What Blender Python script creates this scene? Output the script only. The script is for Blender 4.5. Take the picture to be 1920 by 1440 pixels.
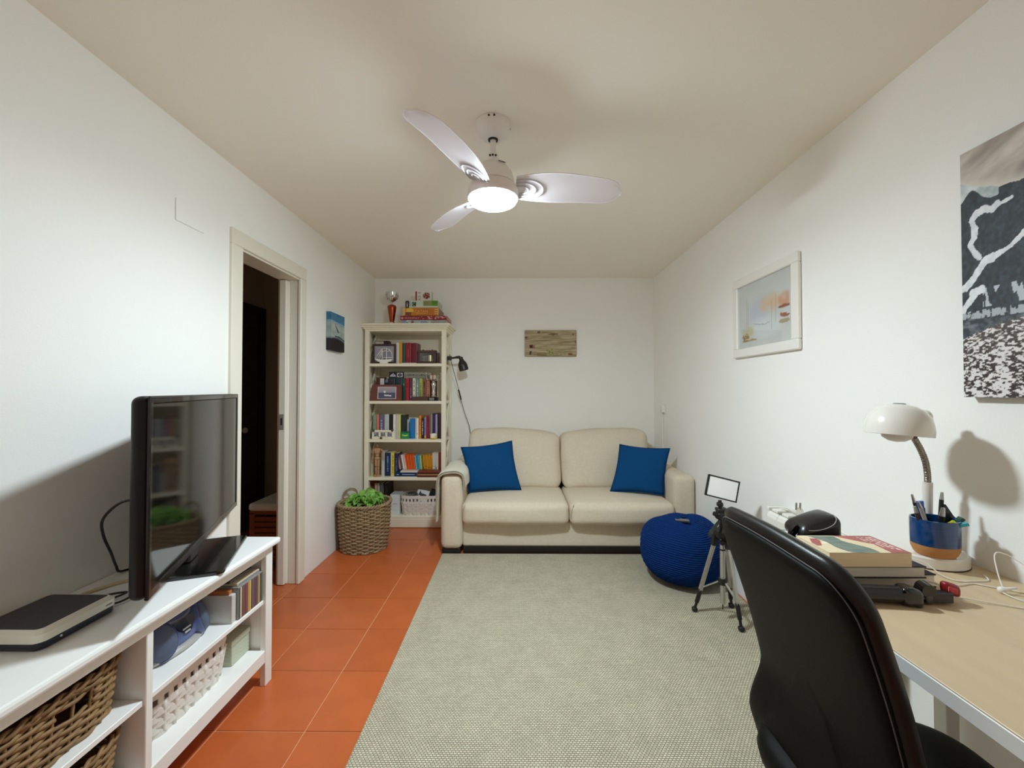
import bpy, bmesh, math, random
from mathutils import Vector, Matrix, Euler
random.seed(7)
PI = math.pi
SC = bpy.context.scene
COL = SC.collection
for o in list(bpy.data.objects):
    bpy.data.objects.remove(o)

# ------------------------------------------------------------------ camera, world, exposure
cd = bpy.data.cameras.new('camera')
cam = bpy.data.objects.new('camera', cd)
COL.objects.link(cam)
cam.location = (0, 0, 1.25)
cam.rotation_euler = (PI/2 + math.atan(13/788), 0, math.atan(8/788))
cd.sensor_width = 36.0
cd.lens = 36.0 * 788 / 1920
cd.clip_start = 0.02
SC.camera = cam

world = bpy.data.worlds.new('world')
SC.world = world
world.use_nodes = True
world.node_tree.nodes['Background'].inputs[0].default_value = (0.9, 0.95, 1.0, 1)
world.node_tree.nodes['Background'].inputs[1].default_value = 0.05

SC.view_settings.view_transform = 'Standard'
SC.view_settings.look = 'None'
SC.view_settings.gamma = 1.0
SC.view_settings.use_curve_mapping = False
SC.view_settings.exposure = 0.0
LAMP_COLOR = (0.80, 0.935, 1.0)
LAMP_POWER = 400.0
SC.cycles.diffuse_bounces = 12
SC.cycles.max_bounces = 14
SC.cycles.transparent_max_bounces = 8

# ------------------------------------------------------------------ helpers: colour and material
def lin(h):
    if isinstance(h, str):
        c = [int(h[i:i+2], 16)/255 for i in (0, 2, 4)]
    else:
        c = list(h)
    return tuple(((x/12.92) if x <= 0.04045 else ((x+0.055)/1.055)**2.4) for x in c)

MATS = {}
def mat(name, hexc, rough=0.5, metal=0.0, var=0.0, vscale=8.0, bump=0.0, bscale=120.0, coat=0.0,
        stretch=None, rnd=0.0, spec=None, sheen=0.0, trans=0.0):
    if name in MATS:
        return MATS[name]
    m = bpy.data.materials.new(name)
    m.use_nodes = True
    nt = m.node_tree
    b = nt.nodes['Principled BSDF']
    c = lin(hexc)
    b.inputs['Base Color'].default_value = (*c, 1)
    b.inputs['Roughness'].default_value = rough
    b.inputs['Metallic'].default_value = metal
    b.inputs['Coat Weight'].default_value = coat
    b.inputs['Transmission Weight'].default_value = trans
    if sheen: b.inputs['Sheen Weight'].default_value = sheen
    if spec is not None: b.inputs['Specular IOR Level'].default_value = spec
    tc = nt.nodes.new('ShaderNodeTexCoord')
    src = tc.outputs['Object']
    if stretch:
        mp = nt.nodes.new('ShaderNodeMapping')
        mp.inputs['Scale'].default_value = stretch
        nt.links.new(src, mp.inputs['Vector']); src = mp.outputs['Vector']
    if var or rnd:
        mix = nt.nodes.new('ShaderNodeHueSaturation')
        mix.inputs['Color'].default_value = (*c, 1)
        val = None
        if var:
            n = nt.nodes.new('ShaderNodeTexNoise')
            n.inputs['Scale'].default_value = vscale
            n.inputs['Detail'].default_value = 5
            nt.links.new(src, n.inputs['Vector'])
            mr = nt.nodes.new('ShaderNodeMapRange')
            mr.inputs['From Min'].default_value = 0.25
            mr.inputs['From Max'].default_value = 0.75
            mr.inputs['To Min'].default_value = 1-var
            mr.inputs['To Max'].default_value = 1+var
            nt.links.new(n.outputs['Fac'], mr.inputs['Value'])
            val = mr.outputs['Result']
        if rnd:
            oi = nt.nodes.new('ShaderNodeObjectInfo')
            mr2 = nt.nodes.new('ShaderNodeMapRange')
            mr2.inputs['To Min'].default_value = 1-rnd
            mr2.inputs['To Max'].default_value = 1+rnd
            nt.links.new(oi.outputs['Random'], mr2.inputs['Value'])
            if val is None:
                val = mr2.outputs['Result']
            else:
                mu = nt.nodes.new('ShaderNodeMath'); mu.operation = 'MULTIPLY'
                nt.links.new(val, mu.inputs[0]); nt.links.new(mr2.outputs['Result'], mu.inputs[1])
                val = mu.outputs[0]
        nt.links.new(val, mix.inputs['Value'])
        nt.links.new(mix.outputs['Color'], b.inputs['Base Color'])
    if bump:
        n = nt.nodes.new('ShaderNodeTexNoise')
        n.inputs['Scale'].default_value = bscale
        n.inputs['Detail'].default_value = 3
        nt.links.new(src, n.inputs['Vector'])
        bp = nt.nodes.new('ShaderNodeBump')
        bp.inputs['Strength'].default_value = bump
        bp.inputs['Distance'].default_value = 0.004
        nt.links.new(n.outputs['Fac'], bp.inputs['Height'])
        nt.links.new(bp.outputs['Normal'], b.inputs['Normal'])
    MATS[name] = m
    return m

def print_mat(rough=0.6):
    nm = 'printed_%d' % int(rough*100)
    if nm in MATS: return MATS[nm]
    m = bpy.data.materials.new(nm); m.use_nodes = True
    nt = m.node_tree; b = nt.nodes['Principled BSDF']
    a = nt.nodes.new('ShaderNodeVertexColor'); a.layer_name = 'Col'
    nt.links.new(a.outputs['Color'], b.inputs['Base Color'])
    b.inputs['Roughness'].default_value = rough
    MATS[nm] = m
    return m

def weave_mat(name, light, dark, sx, sy, bumpd=0.002, rough=0.9, thin=0.25):
    """woven cloth / rug: interlaced loops from a brick pattern"""
    if name in MATS: return MATS[name]
    m = bpy.data.materials.new(name); m.use_nodes = True
    nt = m.node_tree; b = nt.nodes['Principled BSDF']
    b.inputs['Roughness'].default_value = rough
    b.inputs['Specular IOR Level'].default_value = 0.2
    tc = nt.nodes.new('ShaderNodeTexCoord')
    nz = nt.nodes.new('ShaderNodeTexNoise'); nz.inputs['Scale'].default_value = 9; nz.inputs['Detail'].default_value = 6
    nt.links.new(tc.outputs['Object'], nz.inputs['Vector'])
    mxv = nt.nodes.new('ShaderNodeMixRGB'); mxv.inputs['Fac'].default_value = 0.004
    nt.links.new(tc.outputs['Object'], mxv.inputs[1]); nt.links.new(nz.outputs['Color'], mxv.inputs[2])
    br = nt.nodes.new('ShaderNodeTexBrick')
    br.inputs['Scale'].default_value = 1.0
    br.inputs['Brick Width'].default_value = sx
    br.inputs['Row Height'].default_value = sy
    br.inputs['Mortar Size'].default_value = min(sx, sy)*thin
    br.inputs['Mortar Smooth'].default_value = 1.0
    br.inputs['Bias'].default_value = 0.0
    L, D = lin(light), lin(dark)
    br.inputs['Color1'].default_value = (*L, 1)
    br.inputs['Color2'].default_value = (*[x*0.82 for x in L], 1)
    br.inputs['Mortar'].default_value = (*D, 1)
    nt.links.new(mxv.outputs['Color'], br.inputs['Vector'])
    hs = nt.nodes.new('ShaderNodeHueSaturation')
    mr = nt.nodes.new('ShaderNodeMapRange')
    mr.inputs['From Min'].default_value = 0.3; mr.inputs['From Max'].default_value = 0.7
    mr.inputs['To Min'].default_value = 0.93; mr.inputs['To Max'].default_value = 1.07
    nt.links.new(nz.outputs['Fac'], mr.inputs['Value']); nt.links.new(mr.outputs['Result'], hs.inputs['Value'])
    nt.links.new(br.outputs['Color'], hs.inputs['Color'])
    nt.links.new(hs.outputs['Color'], b.inputs['Base Color'])
    inv = nt.nodes.new('ShaderNodeMath'); inv.operation = 'SUBTRACT'; inv.inputs[0].default_value = 1
    nt.links.new(br.outputs['Fac'], inv.inputs[1])
    bp = nt.nodes.new('ShaderNodeBump'); bp.inputs['Strength'].default_value = 0.8; bp.inputs['Distance'].default_value = bumpd
    nt.links.new(inv.outputs[0], bp.inputs['Height'])
    nt.links.new(bp.outputs['Normal'], b.inputs['Normal'])
    MATS[name] = m
    return m

def fabric(name, hexc, var=0.05, scale=420.0, bump=0.3):
    m = mat(name, hexc, 0.93, var=var, vscale=55, bump=bump, bscale=scale, spec=0.12, stretch=(1.0, 1.0, 1.25))
    return m

def pane_mat():
    m = bpy.data.materials.new('thin_clear_glass'); m.use_nodes = True
    nt = m.node_tree; nt.nodes.clear()
    tp = nt.nodes.new('ShaderNodeBsdfTransparent'); gl = nt.nodes.new('ShaderNodeBsdfGlossy'); gl.inputs['Roughness'].default_value = 0.03
    mx = nt.nodes.new('ShaderNodeMixShader'); o = nt.nodes.new('ShaderNodeOutputMaterial')
    mx.inputs[0].default_value = 0.05; nt.links.new(tp.outputs[0], mx.inputs[1]); nt.links.new(gl.outputs[0], mx.inputs[2]); nt.links.new(mx.outputs[0], o.inputs[0])
    return m

# ------------------------------------------------------------------ helpers: objects
W = {}          # world matrix of every root
def thing(name, label, cat, loc=(0, 0, 0), rotz=0.0, group=None, kind=None):
    o = bpy.data.objects.new(name, None); COL.objects.link(o)
    o.empty_display_size = 0.05
    o.location = loc; o.rotation_euler = (0, 0, rotz)
    W[o.name] = Matrix.Translation(loc) @ Matrix.Rotation(rotz, 4, 'Z')
    tag(o, label, cat, group, kind)
    return o

def tag(o, label=None, cat=None, group=None, kind=None):
    if label: o['label'] = label
    if cat: o['category'] = cat
    if group: o['group'] = group
    if kind: o['kind'] = kind
    return o

def obj(name, bm, m, parent=None, smooth=False, world=False, label=None, kind=None, loc=None):
    """bmesh -> ONE mesh object.  world=True: the bmesh is in world coordinates."""
    me = bpy.data.meshes.new(name)
    bmesh.ops.recalc_face_normals(bm, faces=bm.faces)
    bm.to_mesh(me); bm.free()
    o = bpy.data.objects.new(name, me); COL.objects.link(o)
    for mm in (m if isinstance(m, (list, tuple)) else [m]):
        me.materials.append(mm)
    if parent is not None:
        o.parent = parent
        if world:
            me.transform(W[parent.name].inverted())
        W[o.name] = W[parent.name]
    else:
        if loc is not None:
            if world: me.transform(Matrix.Translation(loc).inverted())
            o.location = loc
            W[o.name] = Matrix.Translation(loc)
        else:
            W[o.name] = Matrix.Identity(4)
    if smooth is True:
        for p in me.polygons: p.use_smooth = True
    elif smooth:
        for p in me.polygons: p.use_smooth = True
        me.set_sharp_from_angle(angle=math.radians(smooth))
    if label: o['label'] = label
    if kind: o['kind'] = kind
    return o

def mcopy(name, src, parent, M):
    """a copy of a part placed by matrix M; shares the mesh"""
    o = src.copy(); o.name = name; COL.objects.link(o)
    o.parent = parent; o.matrix_local = M
    W[o.name] = W[parent.name] @ M
    return o

# ------------------------------------------------------------------ helpers: shapes
def B(): return bmesh.new()

def box(bm, x0, x1, y0, y1, z0, z1, bev=0.0, M=None, seg=1):
    vs = [bm.verts.new((x, y, z)) for x in (x0, x1) for y in (y0, y1) for z in (z0, z1)]
    fs = [(0, 1, 3, 2), (4, 6, 7, 5), (0, 4, 5, 1), (2, 3, 7, 6), (0, 2, 6, 4), (1, 5, 7, 3)]
    faces = [bm.faces.new([vs[i] for i in f]) for f in fs]
    geom = vs
    if bev > 0:
        es = list({e for f in faces for e in f.edges})
        r = bmesh.ops.bevel(bm, geom=es, offset=bev, segments=seg, affect='EDGES', profile=0.5)
        geom = list({v for f in r['faces'] for v in f.verts} | {v for v in vs if v.is_valid})
    if M is not None:
        bmesh.ops.transform(bm, matrix=M, verts=[v for v in geom if v.is_valid])
    return geom

def lathe(bm, prof, n=32, M=None, cap=True):
    """prof: list of (r, z) from bottom to top"""
    rings = []
    for r, z in prof:
        if r < 1e-6:
            rings.append([bm.verts.new((0, 0, z))])
        else:
            rings.append([bm.verts.new((r*math.cos(2*PI*i/n), r*math.sin(2*PI*i/n), z)) for i in range(n)])
    for a, b in zip(rings, rings[1:]):
        if len(a) == 1 and len(b) == 1: continue
        for i in range(n):
            j = (i+1) % n
            if len(a) == 1: bm.faces.new((a[0], b[j], b[i]))
            elif len(b) == 1: bm.faces.new((a[i], a[j], b[0]))
            else: bm.faces.new((a[i], a[j], b[j], b[i]))
    if cap:
        if len(rings[0]) > 1: bm.faces.new(list(reversed(rings[0])))
        if len(rings[-1]) > 1: bm.faces.new(rings[-1])
    vs = [v for r in rings for v in r]
    if M is not None: bmesh.ops.transform(bm, matrix=M, verts=vs)
    return vs

def cyl(bm, p, q, r, n=12, r2=None):
    p, q = Vector(p), Vector(q); d = q-p
    M = Matrix.Translation(p) @ d.to_track_quat('Z', 'Y').to_matrix().to_4x4()
    return lathe(bm, [(r, 0), (r2 if r2 is not None else r, d.length)], n, M)

def smooth_path(pts, k=6, closed=False):
    P = [Vector(p) for p in pts]; n = len(P); out = []
    rng = n if closed else n-1
    for i in range(rng):
        if closed: a, b, c, d = P[(i-1) % n], P[i], P[(i+1) % n], P[(i+2) % n]
        else: a, b, c, d = P[max(i-1, 0)], P[i], P[i+1], P[min(i+2, n-1)]
        for j in range(k):
            t = j/k
            out.append(0.5*((2*b)+(c-a)*t+(2*a-5*b+4*c-d)*t*t+(3*b-a-3*c+d)*t**3))
    if not closed: out.append(P[-1])
    return out

def tube(bm, pts, r, n=6, closed=False, flat=None, up=None, cap=True):
    """sweep a circle (or flat=(w,h) rectangle) along pts; r may be a function of t in 0..1"""
    P = [Vector(p) for p in pts]; N = len(P); rings = []
    prev = None
    for i in range(N):
        if closed: t = P[(i+1) % N]-P[(i-1) % N]
        else: t = P[min(i+1, N-1)]-P[max(i-1, 0)]
        if t.length < 1e-9: t = Vector((0, 0, 1))
        t.normalize()
        if up is not None: ref = Vector(up)
        elif prev is None: ref = Vector((0, 0, 1)) if abs(t.z) < 0.9 else Vector((1, 0, 0))
        else: ref = prev
        s = t.cross(ref)
        if s.length < 1e-6: s = t.cross(Vector((1, 0.3, 0)))
        s.normalize(); u = s.cross(t).normalized(); prev = u
        if flat:
            w, h = flat[0]/2, flat[1]/2
            ring = [bm.verts.new(P[i]+s*a*w+u*b*h) for a, b in ((1, 1), (-1, 1), (-1, -1), (1, -1))]
        else:
            rr = r(i/max(N-1, 1)) if callable(r) else r
            ring = [bm.verts.new(P[i]+s*rr*math.cos(2*PI*k/n)+u*rr*math.sin(2*PI*k/n)) for k in range(n)]
        rings.append(ring)
    m = len(rings[0])
    for i in range(N if closed else N-1):
        a, b = rings[i], rings[(i+1) % N]
        for k in range(m):
            l = (k+1) % m
            bm.faces.new((a[k], a[l], b[l], b[k]))
    if not closed and cap:
        bm.faces.new(list(reversed(rings[0]))); bm.faces.new(rings[-1])
    return [v for r_ in rings for v in r_]

def prism(bm, poly, a, b, axis='Y', M=None):
    """extrude a 2-D polygon between a and b along an axis; poly in the two other axes (in order)"""
    def pt(p, t):
        if axis == 'Y': return (p[0], t, p[1])
        if axis == 'X': return (t, p[0], p[1])
        return (p[0], p[1], t)
    A = [bm.verts.new(pt(p, a)) for p in poly]; Bv = [bm.verts.new(pt(p, b)) for p in poly]
    n = len(poly)
    for i in range(n):
        j = (i+1) % n
        bm.faces.new((A[i], A[j], Bv[j], Bv[i]))
    bm.faces.new(list(reversed(A))); bm.faces.new(Bv)
    if M is not None: bmesh.ops.transform(bm, matrix=M, verts=A+Bv)
    return A+Bv

def rrect(x0, x1, y0, y1, r, n=5):
    out = []
    for cx, cy, a0 in ((x1-r, y1-r, 0), (x0+r, y1-r, PI/2), (x0+r, y0+r, PI), (x1-r, y0+r, 1.5*PI)):
        for k in range(n+1):
            a = a0+PI/2*k/n
            out.append((cx+r*math.cos(a), cy+r*math.sin(a)))
    return out

def softbox(bm, c, s, r, bulge=(0, 0, 0), n=10, jit=0.0, M=None, deform=None):
    """rounded box with bulging faces: c centre, s full sizes, r edge radius"""
    h = [x/2 for x in s]
    def axis(hh):
        e = [hh*-1, -hh+0.29*r, -hh+0.65*r, -hh+r]
        m = max(2, n)
        inner = [(-hh+r)+(2*hh-2*r)*k/m for k in range(1, m)]
        return e+inner+[-x for x in reversed(e)]
    ax = [axis(hh) for hh in h]
    cache = {}
    def V(i, j, k):
        key = (i, j, k)
        if key in cache: return cache[key]
        q = Vector((ax[0][i], ax[1][j], ax[2][k]))
        inn = Vector([max(-(h[a]-r), min(h[a]-r, q[a])) for a in range(3)])
        d = q-inn
        p = inn+d.normalized()*r if d.length > 1e-9 else q.copy()
        u = [q[a]/h[a] for a in range(3)]
        for a in range(3):
            if bulge[a]:
                o1, o2 = [x for x in range(3) if x != a]
                f = max(0, 1-u[o1]**2)*max(0, 1-u[o2]**2)
                p[a] += bulge[a]*f*u[a]
        if jit:
            p += Vector((math.sin(p.y*31+p.z*17), math.sin(p.x*27+p.z*23+1), math.sin(p.x*19+p.y*29+2)))*jit
        if deform: p = Vector(deform(p))
        p = p+Vector(c)
        v = bm.verts.new(p); cache[key] = v
        return v
    n0, n1, n2 = [len(a)-1 for a in ax]
    for i in range(n0):
        for j in range(n1):
            for k in (0, n2): bm.faces.new((V(i, j, k), V(i+1, j, k), V(i+1, j+1, k), V(i, j+1, k)))
    for i in range(n0):
        for k in range(n2):
            for j in (0, n1): bm.faces.new((V(i, j, k), V(i+1, j, k), V(i+1, j, k+1), V(i, j, k+1)))
    for j in range(n1):
        for k in range(n2):
            for i in (0, n0): bm.faces.new((V(i, j, k), V(i, j+1, k), V(i, j+1, k+1), V(i, j, k+1)))
    vs = list(cache.values())
    if M is not None: bmesh.ops.transform(bm, matrix=M, verts=vs)
    return vs

def slab(bm, outline, t, K=8, p=3.0, deform=None, flatback=False):
    """cushion-like slab over a closed 2-D outline (a, b); thickness t along c; deform maps (a,b,c)->xyz"""
    n = len(outline)
    ca = sum(q[0] for q in outline)/n; cb = sum(q[1] for q in outline)/n
    rh = [math.sin(PI/2*k/K) for k in range(K+1)]
    def mk(sgn):
        rings = []
        for k, rr in enumerate(rh):
            cth = sgn*t/2*max(0.0, 1-rr**p)**(1/p)
            if flatback and sgn < 0: cth = -t/2*(1 if rr < 0.999 else 0)
            if k == 0: rings.append([bm.verts.new(deform((ca, cb, cth)))])
            else: rings.append([bm.verts.new(deform((ca+(a-ca)*rr, cb+(b-cb)*rr, cth))) for a, b in outline])
        return rings
    F, R = mk(1), mk(-1)
    for rings, fl in ((F, False), (R, True)):
        for k in range(K):
            a, b = rings[k], rings[k+1]
            for i in range(n):
                j = (i+1) % n
                f = (a[0], b[i], b[j]) if len(a) == 1 else (a[i], b[i], b[j], a[j])
                bm.faces.new(tuple(reversed(f)) if fl else f)
    bmesh.ops.remove_doubles(bm, verts=F[-1]+R[-1], dist=1e-6)

def sheet(bm, pts, th):
    """thick sheet from a grid of points pts[i][j]; th thickness along the surface normal"""
    m, n = len(pts), len(pts[0])
    P = [[Vector(p) for p in r] for r in pts]
    def nrm(i, j):
        a = P[min(i+1, m-1)][j]-P[max(i-1, 0)][j]; b = P[i][min(j+1, n-1)]-P[i][max(j-1, 0)]
        c = a.cross(b)
        return c.normalized() if c.length > 1e-9 else Vector((0, 0, 1))
    A = [[bm.verts.new(P[i][j]+nrm(i, j)*th/2) for j in range(n)] for i in range(m)]
    Z = [[bm.verts.new(P[i][j]-nrm(i, j)*th/2) for j in range(n)] for i in range(m)]
    for i in range(m-1):
        for j in range(n-1):
            bm.faces.new((A[i][j], A[i+1][j], A[i+1][j+1], A[i][j+1]))
            bm.faces.new((Z[i][j], Z[i][j+1], Z[i+1][j+1], Z[i+1][j]))
    for i in range(m-1):
        bm.faces.new((A[i][0], Z[i][0], Z[i+1][0], A[i+1][0])); bm.faces.new((A[i][n-1], A[i+1][n-1], Z[i+1][n-1], Z[i][n-1]))
    for j in range(n-1):
        bm.faces.new((A[0][j], A[0][j+1], Z[0][j+1], Z[0][j])); bm.faces.new((A[m-1][j], Z[m-1][j], Z[m-1][j+1], A[m-1][j+1]))

def printed(name, parent, f, pos, nx, ny, rough=0.6, label=None):
    """flat print: pos(u,v)->xyz in the parent's local frame, f(u,v)->sRGB 0..1 (u right, v up)"""
    me = bpy.data.meshes.new(name)
    vs = [pos(i/nx, j/ny) for j in range(ny+1) for i in range(nx+1)]
    fs = [(j*(nx+1)+i, j*(nx+1)+i+1, (j+1)*(nx+1)+i+1, (j+1)*(nx+1)+i) for j in range(ny) for i in range(nx)]
    me.from_pydata(vs, [], fs)
    ca = me.color_attributes.new('Col', 'FLOAT_COLOR', 'POINT')
    buf = []
    for j in range(ny+1):
        for i in range(nx+1):
            buf += [*lin(f(i/nx, j/ny)), 1.0]
    ca.data.foreach_set('color', buf)
    me.materials.append(print_mat(rough))
    o = bpy.data.objects.new(name, me); COL.objects.link(o)
    if parent is not None:
        o.parent = parent; W[o.name] = W[parent.name]
    if label: o['label'] = label
    return o

def lettering(name, s, size, m, parent, M, depth=0.0006, align='LEFT'):
    cu = bpy.data.curves.new('text', 'FONT'); cu.body = s; cu.size = size; cu.extrude = depth
    cu.align_x = align; cu.resolution_u = 2
    t = bpy.data.objects.new('text', cu); COL.objects.link(t)
    dg = bpy.context.evaluated_depsgraph_get(); dg.update()
    me = bpy.data.meshes.new_from_object(t.evaluated_get(dg))
    bpy.data.objects.remove(t); bpy.data.curves.remove(cu)
    me.transform(M); me.materials.clear(); me.materials.append(m)
    o = bpy.data.objects.new(name, me); COL.objects.link(o); o.parent = parent; W[o.name] = W[parent.name]
    return o
FRONT = Matrix.Rotation(PI/2, 4, 'X')      # text standing up, facing -Y

# value noise for prints
def hsh(i, j, s=0):
    n = (i*374761393+j*668265263+s*1442695041) & 0xffffffff
    n = ((n ^ (n >> 13))*1274126177) & 0xffffffff
    return ((n ^ (n >> 16)) & 0xffff)/65535
def vn(x, y, s=0):
    i, j = math.floor(x), math.floor(y); a, b = x-i, y-j
    a = a*a*(3-2*a); b = b*b*(3-2*b)
    return (hsh(i, j, s)*(1-a)+hsh(i+1, j, s)*a)*(1-b)+(hsh(i, j+1, s)*(1-a)+hsh(i+1, j+1, s)*a)*b
def fbm(x, y, s=0, o=4):
    t, a, n = 0, 0.5, 0
    for k in range(o):
        t += a*vn(x, y, s+k); n += a; a *= 0.5; x *= 2; y *= 2
    return t/n
def mixc(a, b, t):
    t = max(0, min(1, t)); return tuple(p+(q-p)*t for p, q in zip(a, b))
def hx(h): return tuple(int(h[i:i+2], 16)/255 for i in (0, 2, 4))

# ------------------------------------------------------------------ room shell
XL, XR, YB, YF, ZC = -1.42, 1.37, 4.20, -1.30, 2.38
m_wall = mat('white_wall_paint', 'f3f2ee', 0.75, var=0.015, vscale=1.5, bump=0.12, bscale=220, spec=0.25)
m_ceil = mat('ceiling_paint', 'f5f0e4', 0.85, var=0.012, vscale=1.2, bump=0.06, bscale=160, spec=0.2)
m_trim = mat('cream_lacquer', 'e6e1d2', 0.42, var=0.02, vscale=5)
m_tile = mat('terracotta_tile', 'bb5f30', 0.3, var=0.1, vscale=7, bump=0.05, bscale=30, rnd=0.05, spec=0.4)
m_grout = mat('orange_grout', 'd59a70', 0.8, var=0.05, vscale=30)
m_hallwall = mat('hall_beige_wall_paint', 'c2b9a8', 0.7, var=0.04)

def struct(name, bm, m, **k):
    o = obj(name, bm, m, world=True, **k); o['kind'] = 'structure'; return o

DY0, DY1, DZ = 2.125, 2.735, 1.995       # doorway in the left wall
b = B()
box(b, XL-.13, XL, YF, DY0, 0, ZC); box(b, XL-.13, XL, DY1, YB, 0, ZC); box(b, XL-.13, XL, DY0, DY1, DZ, ZC)
struct('wall_left', b, m_wall)
b = B(); box(b, XR, XR+.1, YF, YB, 0, ZC); struct('wall_right', b, m_wall)
b = B(); box(b, XL-.13, XR+.1, YB, YB+.1, 0, ZC); struct('wall_back', b, m_wall)
b = B(); box(b, XL-.13, XR+.1, YF-.1, YF, 0, ZC); struct('wall_front', b, m_wall)
b = B(); box(b, XL-.13, XR+.1, YF-.1, YB+.1, ZC, ZC+.1); struct('ceiling', b, m_ceil)

HX0, HY0, HY1 = -2.45, 1.6, 4.05          # the hall beyond the doorway
b = B(); box(b, HX0-.1, XR+.1, YF-.1, YB+.1, -.08, -.003)
floor = struct('floor', b, m_grout)
TX, TY, TS = -1.109, 1.556, 0.3315
tile_mesh = {}
def tile(x0, x1, y0, y1, n=[0]):
    g = 0.0022
    key = (round(x1-x0, 3), round(y1-y0, 3))
    if key not in tile_mesh:
        w, h = (x1-x0)/2-g, (y1-y0)/2-g
        bm = B(); box(bm, -w, w, -h, h, -.006, 0.0, bev=.0012)
        o = obj('tile', bm, m_tile, floor); tile_mesh[key] = o
    else:
        o = tile_mesh[key].copy(); COL.objects.link(o); o.parent = floor
    o.location = ((x0+x1)/2, (y0+y1)/2, random.uniform(-.0004, .0004))
def tile_area(ax0, ax1, ay0, ay1):
    i = math.floor((ax0-TX)/TS)
    while TX+i*TS < ax1-.01:
        x0, x1 = max(ax0, TX+i*TS), min(ax1, TX+(i+1)*TS)
        j = math.floor((ay0-TY)/TS)
        while TY+j*TS < ay1-.01:
            y0, y1 = max(ay0, TY+j*TS), min(ay1, TY+(j+1)*TS)
            if x1-x0 > .012 and y1-y0 > .012: tile(x0, x1, y0, y1)
            j += 1
        i += 1
tile_area(XL, XR, YF, YB)
tile_area(HX0, XL-.001, HY0, HY1)

# hall shell
b = B(); box(b, HX0-.1, HX0, HY0, HY1+.1, 0, ZC); struct('wall_hall_left', b, m_hallwall)
b = B(); box(b, HX0, XL-.13, HY1, HY1+.1, 0, ZC); struct('wall_hall_back', b, m_hallwall)
b = B(); box(b, HX0-.1, XL-.13, HY0-.1, HY0, 0, ZC); struct('wall_hall_front', b, m_hallwall)
b = B(); box(b, HX0-.1, XL-.13, HY0-.1, HY1+.1, ZC, ZC+.1); struct('ceiling_hall', b, m_hallwall)

# doorway: casing, jambs, edge of the sliding leaf
d1 = thing('door_1', 'cream door frame with a pocket door leaf edge on the left wall', None, (XL, 2.43, 0), kind='structure')
del d1['label']
for y0, y1 in ((2.055, 2.14), (2.72, 2.795)):
    b = B(); box(b, XL-.005, XL+.016, y0, y1, 0, 1.9845, bev=.004); obj('casing', b, m_trim, d1, world=True)
b = B(); box(b, XL-.005, XL+.0155, 2.055, 2.795, 1.985, 2.066, bev=.004); obj('head_casing', b, m_trim, d1, world=True)
b = B(); box(b, XL-.06, XL+.002, 2.742-.012, 2.752, 0, 1.99, bev=.002); obj('jamb', b, m_trim, d1, world=True)
b = B(); box(b, XL-.13, XL+.002, 2.11, 2.13, 0, 1.99, bev=.002); obj('jamb', b, m_trim, d1, world=True)
b = B(); box(b, XL-.13, XL+.002, 2.13, 2.73, 1.975, 1.997, bev=.002); obj('head_jamb', b, m_trim, d1, world=True)
b = B(); box(b, XL-.115, XL-.072, 2.70, 2.76, 0.004, 1.97, bev=.003)
leaf = obj('door_leaf', b, m_trim, d1, world=True)
m_steel = mat('brushed_steel', 'a9a6a0', 0.3, 1.0)
b = B(); box(b, XL-.108, XL-.079, 2.6965, 2.702, 1.0, 1.10, bev=.001); 
lp = obj('latch_plate', b, mat('matt_nickel', '9b968a', .4, .3), leaf, world=True)
b = B(); box(b, XL-.099, XL-.088, 2.6955, 2.698, 1.03, 1.075); obj('latch_slot', b, mat('dark_slot', '2a2622', .7), d1, world=True)
b = B(); box(b, XL-.13, XL-.118, 2.715, 2.75, 0, 1.99); obj('jamb', b, m_trim, d1, world=True)

# dark hall door on the far side of the hall
m_hdoor = mat('dark_green_lacquer', '1d2620', 0.25, var=0.05, coat=0.4)
m_hframe = mat('dark_brown_wood', '2c211a', 0.4, var=0.1, stretch=(20, 20, 2))
d2 = thing('door_2', '', None, (HX0, 3.55, 0), kind='structure')
b = B(); box(b, HX0, HX0+.03, 3.15, 3.93, 0, 1.96, bev=.004); obj('door_leaf', b, m_hdoor, d2, world=True)
for z0, z1 in ((.18, .85), (1.05, 1.82)):
    b = B(); box(b, HX0+.028, HX0+.036, 3.27, 3.81, z0, z1, bev=.006); obj('door_panel', b, m_hdoor, d2, world=True)
for y0, y1 in ((3.07, 3.15), (3.93, 4.01)):
    b = B(); box(b, HX0, HX0+.045, y0, y1, 0, 2.03, bev=.004); obj('casing', b, m_hframe, d2, world=True)
b = B(); box(b, HX0, HX0+.045, 3.07, 4.01, 1.96, 2.035, bev=.004); obj('head_casing', b, m_hframe, d2, world=True)
b = B(); lathe(b, [(.012, 0), (.01, .02), (.02, .03), (.027, .045), (.02, .06), (0, .064)], 16,
               Matrix.Translation((HX0+.03, 3.66, .905)) @ Matrix.Rotation(PI/2, 4, 'Y'))
obj('door_knob', b, mat('pale_knob_enamel', 'dedbd2', .3), d2, smooth=40, world=True)

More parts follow.
